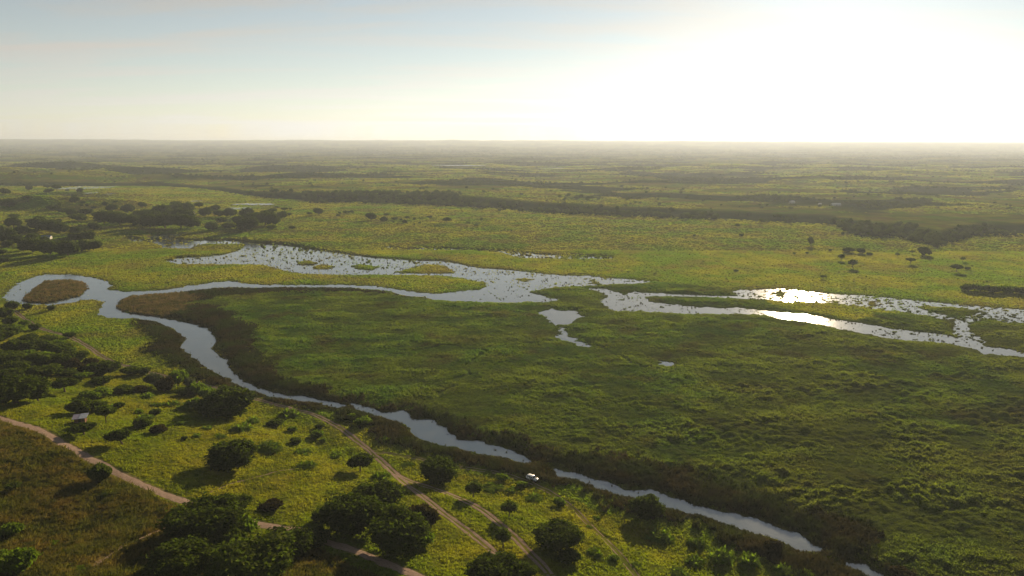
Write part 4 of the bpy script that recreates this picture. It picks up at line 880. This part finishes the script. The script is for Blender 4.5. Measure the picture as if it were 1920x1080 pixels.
h, z, wd = ground(x, y); m = (wd < -1); n_ = m.sum(); sc_ = (0.9 + 1.1 * RNG.random(n_)) * (y[m] / 700) ** 0.7
scatter('plain_grass', np.stack([x, y, h], 1)[m], sc_ * 1.5, meadow_src, 'fresh green grass over the wide plain beyond the lake', 'grass', zsc=sc_ * 0.75)
x, y = fan_points(150000, 1050, 3400, 0.9, 16, 0.86); e = esc_e(x, y); m = (e > 90); x, y = x[m], y[m]
h, z, wd = ground(x, y); m = (z['bush'] < 0.15 + 0.5 * RNG.random(len(x))) & (fbm(x / 260, y / 150, 3, 163) > -0.12)
for (cx, cy_, rx, ry, zc, lab) in PONDW: m &= (((x - cx) / (rx * 1.5)) ** 2 + ((y - cy_) / (ry * 1.6)) ** 2) > 1
n_ = m.sum(); sc_ = (0.9 + 1.1 * RNG.random(n_)) * (y[m] / 700) ** 0.75
scatter('upland_grass', np.stack([x, y, h], 1)[m], sc_ * 1.6, meadow_src, 'pale green grass clearings between the far bush', 'grass', zsc=sc_ * 0.7)
# plants standing in the water
x, y = fan_points(90000, 200, 720, 0.8, 6, 0.9)
h, z, wd = ground(x, y); q = RNG.random(len(x)); nz = fbm(x / 13, y / 20, 3, 161)
inlake = np.maximum.reduce([sdf(x, y, W[k_], -5, 5) for k_ in ('lake', 'glint', 'pool')])
m = (wd > 0.15) & (((inlake > 0) & (q < 0.03 + 2.2 * np.clip(nz - 0.14, 0, 1))) | ((wd < 0.9) & (q < 0.30)))
wreed = src_coll('water_reed', [tuft('water_reed', 50 + s, 12, 1.1, 1.0, 0.16, tuft_material('water_reed_blades', c_reed, 0.3, 1.3), 0.9) for s in range(2)])
sc_ = 0.16 + 0.55 * RNG.random(m.sum()) ** 2 * np.where(inlake[m] > 0, 1.3, 0.7)
scatter('water_reeds', np.stack([x[m], y[m], np.zeros(m.sum())], 1), sc_, wreed, 'dark tufts of reeds standing in the shallow lake', 'reeds')
# wooded escarpment and the far bush country
def lowtree(name, seed, nl, mat, H_=7, zb=0.4):
    l = dome_lobes(seed, 5, 10, H_, zb); return crown_mesh(name, l, nl, 1.0, mat, seed, low=-0.1, core=0.8, fluff=0.2)
FT = [lowtree('forest_tree', 300 + s, 320, [L_DARK, L_MID, L_MID][s], [7, 8, 6][s]) for s in range(3)]
far_src = src_coll('far_tree', FT)
x, y = fan_points(160000, 700, 2600, 0.4, 8, 0.86)
e = esc_e(x, y); q = RNG.random(len(x)); nz = fbm(x / 90, y / 60, 3, 171)
t_ = x / y
dens = np.interp(t_, [-0.75, -0.62, -0.5, -0.4, -0.33, -0.22, -0.1, -0.05, 0.02, 0.2, 0.45, 0.47, 0.62, 0.75], [0.4, 0.4, 0.35, 0.3, 0.7, 1.0, 0.95, 0.6, 0.75, 0.5, 0.5, 0.95, 0.85, 0.5])
bwid = np.interp(t_, [-0.75, -0.4, -0.33, -0.2, -0.08, -0.03, 0.1, 0.3, 0.45, 0.5, 0.75], [50, 45, 95, 130, 110, 50, 75, 55, 60, 90, 60])
band = sstep(-8, 10, e + 18 * nz) * (1 - sstep(bwid * .8, bwid * 1.2, e + 30 * nz))
m = (q < 0.55 * dens * band) & (nz > -0.36 + 0.6 * (1 - dens))
xs, ys = x[m], y[m]; s_ = 0.35 + 0.55 * RNG.random(m.sum()) ** 1.6
scatter('escarpment_wood', np.stack([xs, ys, gz(xs, ys) - 0.2], 1), s_, far_src, 'dense dark wood along the escarpment behind the green plain', 'wood', zsc=s_ * 1.05)
x, y = fan_points(260000, 1100, 9000, 1.0, 9, 0.86)
e = esc_e(x, y); h, z, wd = ground(x, y); q = RNG.random(len(x)); nz = fbm(x / 160, y / 130, 3, 181)
dn = (e > 95) * np.clip(0.02 + 0.8 * np.clip(z['bush'] - 0.15, 0, 1) * np.clip(0.15 + 1.9 * nz, 0, 1), 0, 1) + (e > 95) * 0.0015
for (cx, cy_, rx, ry, zc, lab) in PONDW: dn = dn * ((((x - cx) / (rx * 1.5)) ** 2 + ((y - cy_) / (ry * 1.6)) ** 2) > 1)
m = q < dn
xs, ys = x[m], y[m]; s_ = (0.28 + 0.5 * RNG.random(m.sum()) ** 1.5 + 0.3 * sstep(3000, 8000, ys)); 
scatter('far_bush', np.stack([xs, ys, h[m] - 0.2], 1), s_, far_src, 'hazy bush country stretching to the horizon', 'bush', zsc=s_ * 0.85)
# a few low bushes over the green plain, too small to tell apart
x, y = fan_points(9000, 480, 1500, 0.5, 12, 0.9); e = esc_e(x, y); h, z, wd = ground(x, y); q = RNG.random(len(x)); nz = fbm(x / 70, y / 70, 2, 191)
m = (e < -10) & (wd < -6) & (z['marsh'] < .1) & (z['hill'] < .1) & (q < 0.10 + 0.5 * np.clip(nz - 0.1, 0, 1)); s_ = 0.06 + 0.12 * RNG.random(m.sum()) ** 2
scatter('plain_scrub', np.stack([x, y, h], 1)[m], s_, far_src, 'specks of low scrub dotting the green plain', 'scrub')

# ------------------------------------------------------------------ the white car
def simple(name, col, rough=0.5, spec=0.3, metal=0.0, var=0.12, sc_=4.0):
    t = NT(name); c = t.mix(t.rng(t.noise(sc_, 3, 0.6), 0.35, 0.7), col, tuple(v * (1 - var) for v in col)); return t.out(principled(t, c, rough, spec, None, metal))
PAINT = simple('white_car_paint', (0.78, 0.79, 0.80), 0.25, 0.5, 0, 0.05); GLASS = simple('dark_car_glass', (0.012, 0.015, 0.018), 0.06, 0.6); RUB = simple('tyre_rubber', (0.02, 0.02, 0.02), 0.9); RIM = simple('alloy_rim', (0.5, 0.5, 0.52), 0.35, 0.5, 0.8)
LAMP = simple('headlamp_glass', (0.75, 0.76, 0.78), 0.1, 0.6); TAIL = simple('tail_lamp_red', (0.35, 0.02, 0.015), 0.2, 0.5); BLK = simple('black_trim', (0.02, 0.02, 0.022), 0.6)
def mesh_py(name, v, f, mat, smooth=False, bevel=None):
    me = bpy.data.meshes.new(name); me.from_pydata([tuple(map(float, p)) for p in v], [], [list(map(int, p)) for p in f]); me.update(); me.materials.append(mat)
    for p in me.polygons: p.use_smooth = smooth
    return me
def loft(secs):
    """secs: list of (x, [(y, z), ...]) closed rings"""
    V, F, n = [], [], len(secs[0][1])
    for xx, ring in secs: V += [(xx, a, b) for a, b in ring]
    for i_ in range(len(secs) - 1):
        for j in range(n): F.append([i_ * n + j, i_ * n + (j + 1) % n, (i_ + 1) * n + (j + 1) % n, (i_ + 1) * n + j])
    F.append(list(range(n))[::-1]); F.append([(len(secs) - 1) * n + j for j in range(n)]); return V, F
def ring(hw, z0, z1, tw): return [(-hw * .96, z0), (-hw, z0 + .18), (-hw, z0 + (z1 - z0) * .7), (-tw, z1), (0, z1 + .025), (tw, z1), (hw, z0 + (z1 - z0) * .7), (hw, z0 + .18), (hw * .96, z0)]
P, s = hit([998], [903]); cpos = P[0]
car = bpy.data.objects.new('car', None); COL.objects.link(car)
hd = math.atan2(-2.45, 3.1)
cz = [float(v) for v in gz([cpos[0] + 1.3 * math.cos(hd), cpos[0] - 1.3 * math.cos(hd)], [cpos[1] + 1.3 * math.sin(hd), cpos[1] - 1.3 * math.sin(hd)])]
car.location = (cpos[0], cpos[1], max(cz) + 0.02); car.rotation_euler = (0, 0, hd)
tag(car, 'white hatchback car parked on the faint track beside the stream', 'car')
body = [(-2.15, ring(.70, .42, .84, .62)), (-2.05, ring(.80, .32, .95, .74)), (-1.6, ring(.86, .26, 1.0, .80)), (-0.4, ring(.88, .24, 1.0, .82)), (0.75, ring(.88, .24, .99, .80)), (1.35, ring(.86, .25, .93, .74)), (1.9, ring(.80, .30, .84, .66)), (2.15, ring(.66, .40, .70, .56))]
obj('body', mesh_py('body', *loft(body), PAINT, True), car)
cab = [(-2.0, ring(.70, .93, 1.02, .60)), (-1.75, ring(.74, .93, 1.42, .60)), (-1.2, ring(.76, .94, 1.53, .62)), (-0.2, ring(.77, .94, 1.54, .63)), (0.35, ring(.76, .94, 1.46, .60)), (1.15, ring(.70, .93, 1.0, .62))]
cb = obj('cabin', mesh_py('cabin', *loft(cab), PAINT, True), car)
def quad_obj(nm, pts, mat, par, th=0.0):
    return obj(nm, mesh_py(nm, pts, [list(range(len(pts)))], mat), par)
for sgn in (-1, 1):
    yb = lambda zz_: sgn * (0.79 - 0.02 * (zz_ - 1.0))
    for (xa, xb, xc, xd) in ((-1.72, -1.0, -1.02, -1.6), (-0.94, -0.1, -0.1, -0.94), (-0.02, 0.88, 0.30, -0.02)):
        quad_obj('side_window', [(xa, yb(1.0), 1.0), (xb, yb(1.0), 1.0), (xc, yb(1.40), 1.40), (xd, yb(1.40), 1.40)], GLASS, cb)
    for xw in (-1.32, 1.33):
        wv, wf = loft([(-.11, [(.33 * math.cos(a), .33 * math.sin(a)) for a in np.linspace(0, 2 * math.pi, 20, endpoint=False)]), (.11, [(.33 * math.cos(a), .33 * math.sin(a)) for a in np.linspace(0, 2 * math.pi, 20, endpoint=False)])])
        wv = [(b, a, c) for a, b, c in wv]
        wo_ = bpy.data.objects.new('wheel', None); COL.objects.link(wo_); wo_.parent = car; wo_.location = (xw, sgn * .80, .33)
        obj('tyre', mesh_py('tyre', wv, wf, RUB, False), wo_)
        obj('rim', mesh_py('rim', [(a * .64, b * 1.08, c * .64) for a, b, c in wv], wf, RIM), wo_)
    hv, hf = loft([(0, [(-.15, -.06), (.15, -.06), (.13, .07), (-.13, .07)]), (.14, [(-.12, -.05), (.12, -.05), (.10, .05), (-.10, .05)])])
    obj('headlight', mesh_py('headlight', hv, hf, LAMP), car, (1.96, sgn * .55, .66))
    obj('tail_light', mesh_py('tail_light', [(-a, b, c) for a, b, c in hv], hf, TAIL), car, (-2.02, sgn * .62, .82))
    mv, mf = loft([(-.06, [(-.1, -.06), (.1, -.06), (.1, .06), (-.1, .06)]), (.06, [(-.08, -.05), (.08, -.05), (.08, .05), (-.08, .05)])])
    obj('mirror', mesh_py('mirror', mv, mf, PAINT), car, (.72, sgn * .94, 1.0))
quad_obj('windscreen', [(1.12, -.62, 1.03), (1.12, .62, 1.03), (.42, .54, 1.47), (.42, -.54, 1.47)], GLASS, cb)
quad_obj('rear_window', [(-2.0, -.56, 1.08), (-1.79, -.52, 1.40), (-1.79, .52, 1.40), (-2.0, .56, 1.08)], GLASS, cb)
bv, bf = loft([(0, [(-.6, -.09), (.6, -.09), (.58, .09), (-.58, .09)]), (.12, [(-.5, -.07), (.5, -.07), (.48, .07), (-.48, .07)])])
obj('front_grille', mesh_py('front_grille', bv, bf, BLK), car, (2.06, 0, .48))

# ------------------------------------------------------------------ hut and small houses
TIN = simple('dull_tin', (0.36, 0.40, 0.46), 0.5, 0.4, 0.2, 0.35, 1.5); TIN2 = simple('rust_stained_tin', (0.26, 0.24, 0.31), 0.55, 0.4, 0.2, 0.35, 1.5); MUD = simple('red_mud_wall', (0.15, 0.085, 0.055), 0.95, 0.05, 0, 0.3); WOOD = simple('weathered_pole', (0.10, 0.075, 0.05), 0.9, 0.05)
WHITE = simple('whitewashed_wall', (0.62, 0.60, 0.55), 0.9, 0.1, 0, 0.15); BLUE = simple('blue_grey_roof', (0.10, 0.14, 0.20), 0.5, 0.4, 0.1, 0.2); SILV = simple('bright_tin', (0.62, 0.60, 0.56), 0.45, 0.4, 0.3, 0.1); DOOR = simple('dark_door', (0.03, 0.025, 0.02), 0.8)
def box(x0, x1, y0, y1, z0, z1): 
    v = [(a, b, c) for c in (z0, z1) for a, b in ((x0, y0), (x1, y0), (x1, y1), (x0, y1))]
    return v, [[0, 3, 2, 1], [4, 5, 6, 7], [0, 1, 5, 4], [1, 2, 6, 5], [2, 3, 7, 6], [3, 0, 4, 7]]
def slab(p, th=0.05):
    """sheet of four corners with thickness, ribbed edge omitted"""
    p = np.array(p, float); n = np.cross(p[1] - p[0], p[3] - p[0]); n /= np.linalg.norm(n); v = np.vstack([p - n * th, p]); return v.tolist(), [[3, 2, 1, 0], [4, 5, 6, 7], [0, 1, 5, 4], [1, 2, 6, 5], [2, 3, 7, 6], [3, 0, 4, 7]]
P, s = hit([152], [794]); hp = P[0]
hut = bpy.data.objects.new('hut', None); COL.objects.link(hut); hut.location = (hp[0], hp[1], float(gz(hp[0], hp[1])[0]) - 0.05); hut.rotation_euler = (0, 0, 0.3)
tag(hut, 'small mud hut with lean-to tin roof under the slope trees', 'hut')
wl = obj('wall', mesh_py('wall', *box(-1.7, 1.7, -1.3, 1.3, 0, 2.0), MUD), hut)
obj('door', mesh_py('door', *box(-.4, .4, -1.36, -1.31, 0, 1.75), DOOR), hut)
obj('window', mesh_py('window', *box(.85, 1.35, -1.35, -1.31, 1.0, 1.45), DOOR), hut)
obj('roof_sheet', mesh_py('roof_sheet', *slab([(-2.4, -1.9, 2.02), (0.0, -1.9, 2.05), (0.0, 1.7, 2.62), (-2.4, 1.7, 2.58)]), TIN2), hut)
obj('roof_sheet', mesh_py('roof_sheet', *slab([(-0.1, -1.9, 2.13), (2.4, -1.9, 2.16), (2.4, 1.7, 2.74), (-0.1, 1.7, 2.70)]), TIN), hut)
for xx, yy in ((-2.2, -1.75), (2.2, -1.75), (2.2, 1.55), (-2.2, 1.55)):
    v, f = tube([(xx, yy, -0.3), (xx, yy, 2.08 if yy < 0 else 2.55)], [.08, .07]); obj('post', mesh_np('post', v, f, 4, WOOD, True), hut)
def house(px, py, L_, D_, hgt, wallm, roofm, rz, label):
    P, s = hit([px], [py]); p = P[0]; o = bpy.data.objects.new('house', None); COL.objects.link(o); o.location = (p[0], p[1], float(gz(p[0], p[1])[0]) - 0.1); o.rotation_euler = (0, 0, rz); tag(o, label, 'house')
    a, b = L_ / 2, D_ / 2
    v, f = box(-a, a, -b, b, 0, hgt); v += [(-a, 0, hgt + D_ * .3), (a, 0, hgt + D_ * .3)]; f += [[3, 0, 8], [1, 2, 9]]; obj('wall', mesh_py('wall', v, [q_ for i_, q_ in enumerate(f) if i_ != 1] , wallm), o)
    rh = hgt + D_ * .3 + .08
    for sg in (-1, 1):
        c = [(-a - .4, 0, rh), (-a - .4, sg * (b + .5), hgt - .22), (a + .4, sg * (b + .5), hgt - .22), (a + .4, 0, rh)]
        if sg > 0: c = c[::-1]
        obj('roof_side', mesh_py('roof_side', *slab(c, .06), roofm), o)
    obj('door', mesh_py('door', *box(-.5, .5, -b - .06, -b - .005, 0, 2.0), DOOR), o)
    for xx in (-a * .6, a * .6): obj('window', mesh_py('window', *box(xx - .45, xx + .45, -b - .05, -b - .005, .9, 1.8), DOOR), o)
house(88, 449, 9, 6, 2.6, WHITE, BLUE, 0.2, 'house with blue-grey roof among the trees of the rounded grove')
house(357, 403, 11, 7, 2.8, WHITE, BLUE, -0.1, 'house with grey-blue roof half hidden in the long wood')
house(1567, 386, 15, 6, 2.3, WHITE, SILV, 0.15, 'long house with bright tin roof on the far hazy plain')
house(1485, 381.5, 7, 6, 2.8, WHITE, SILV, 0.3, 'small house with bright tin roof on the far hazy plain')
house(1537, 385, 4, 4, 2.4, WHITE, SILV, 0.0, 'tiny house with bright roof on the far hazy plain')

# ------------------------------------------------------------------ haze: one closed body of air round everything
hz = NT('air'); pv = hz.n('ShaderNodeVolumePrincipled'); pv.inputs['Color'].default_value = (0.45, 0.52, 0.64, 1); pv.inputs['Density'].default_value = 0.000085; pv.inputs['Anisotropy'].default_value = 0.32
ho = hz.n('ShaderNodeOutputMaterial'); hz.link(pv.outputs[0], ho.inputs['Volume'])
hv, hf = box(-260000, 260000, -4000, 27500, -40, 172)
haze = obj('haze', mesh_py('haze', hv, hf, hz.m)); tag(haze, 'thin evening haze lying over the whole plain', 'haze', kind='stuff')
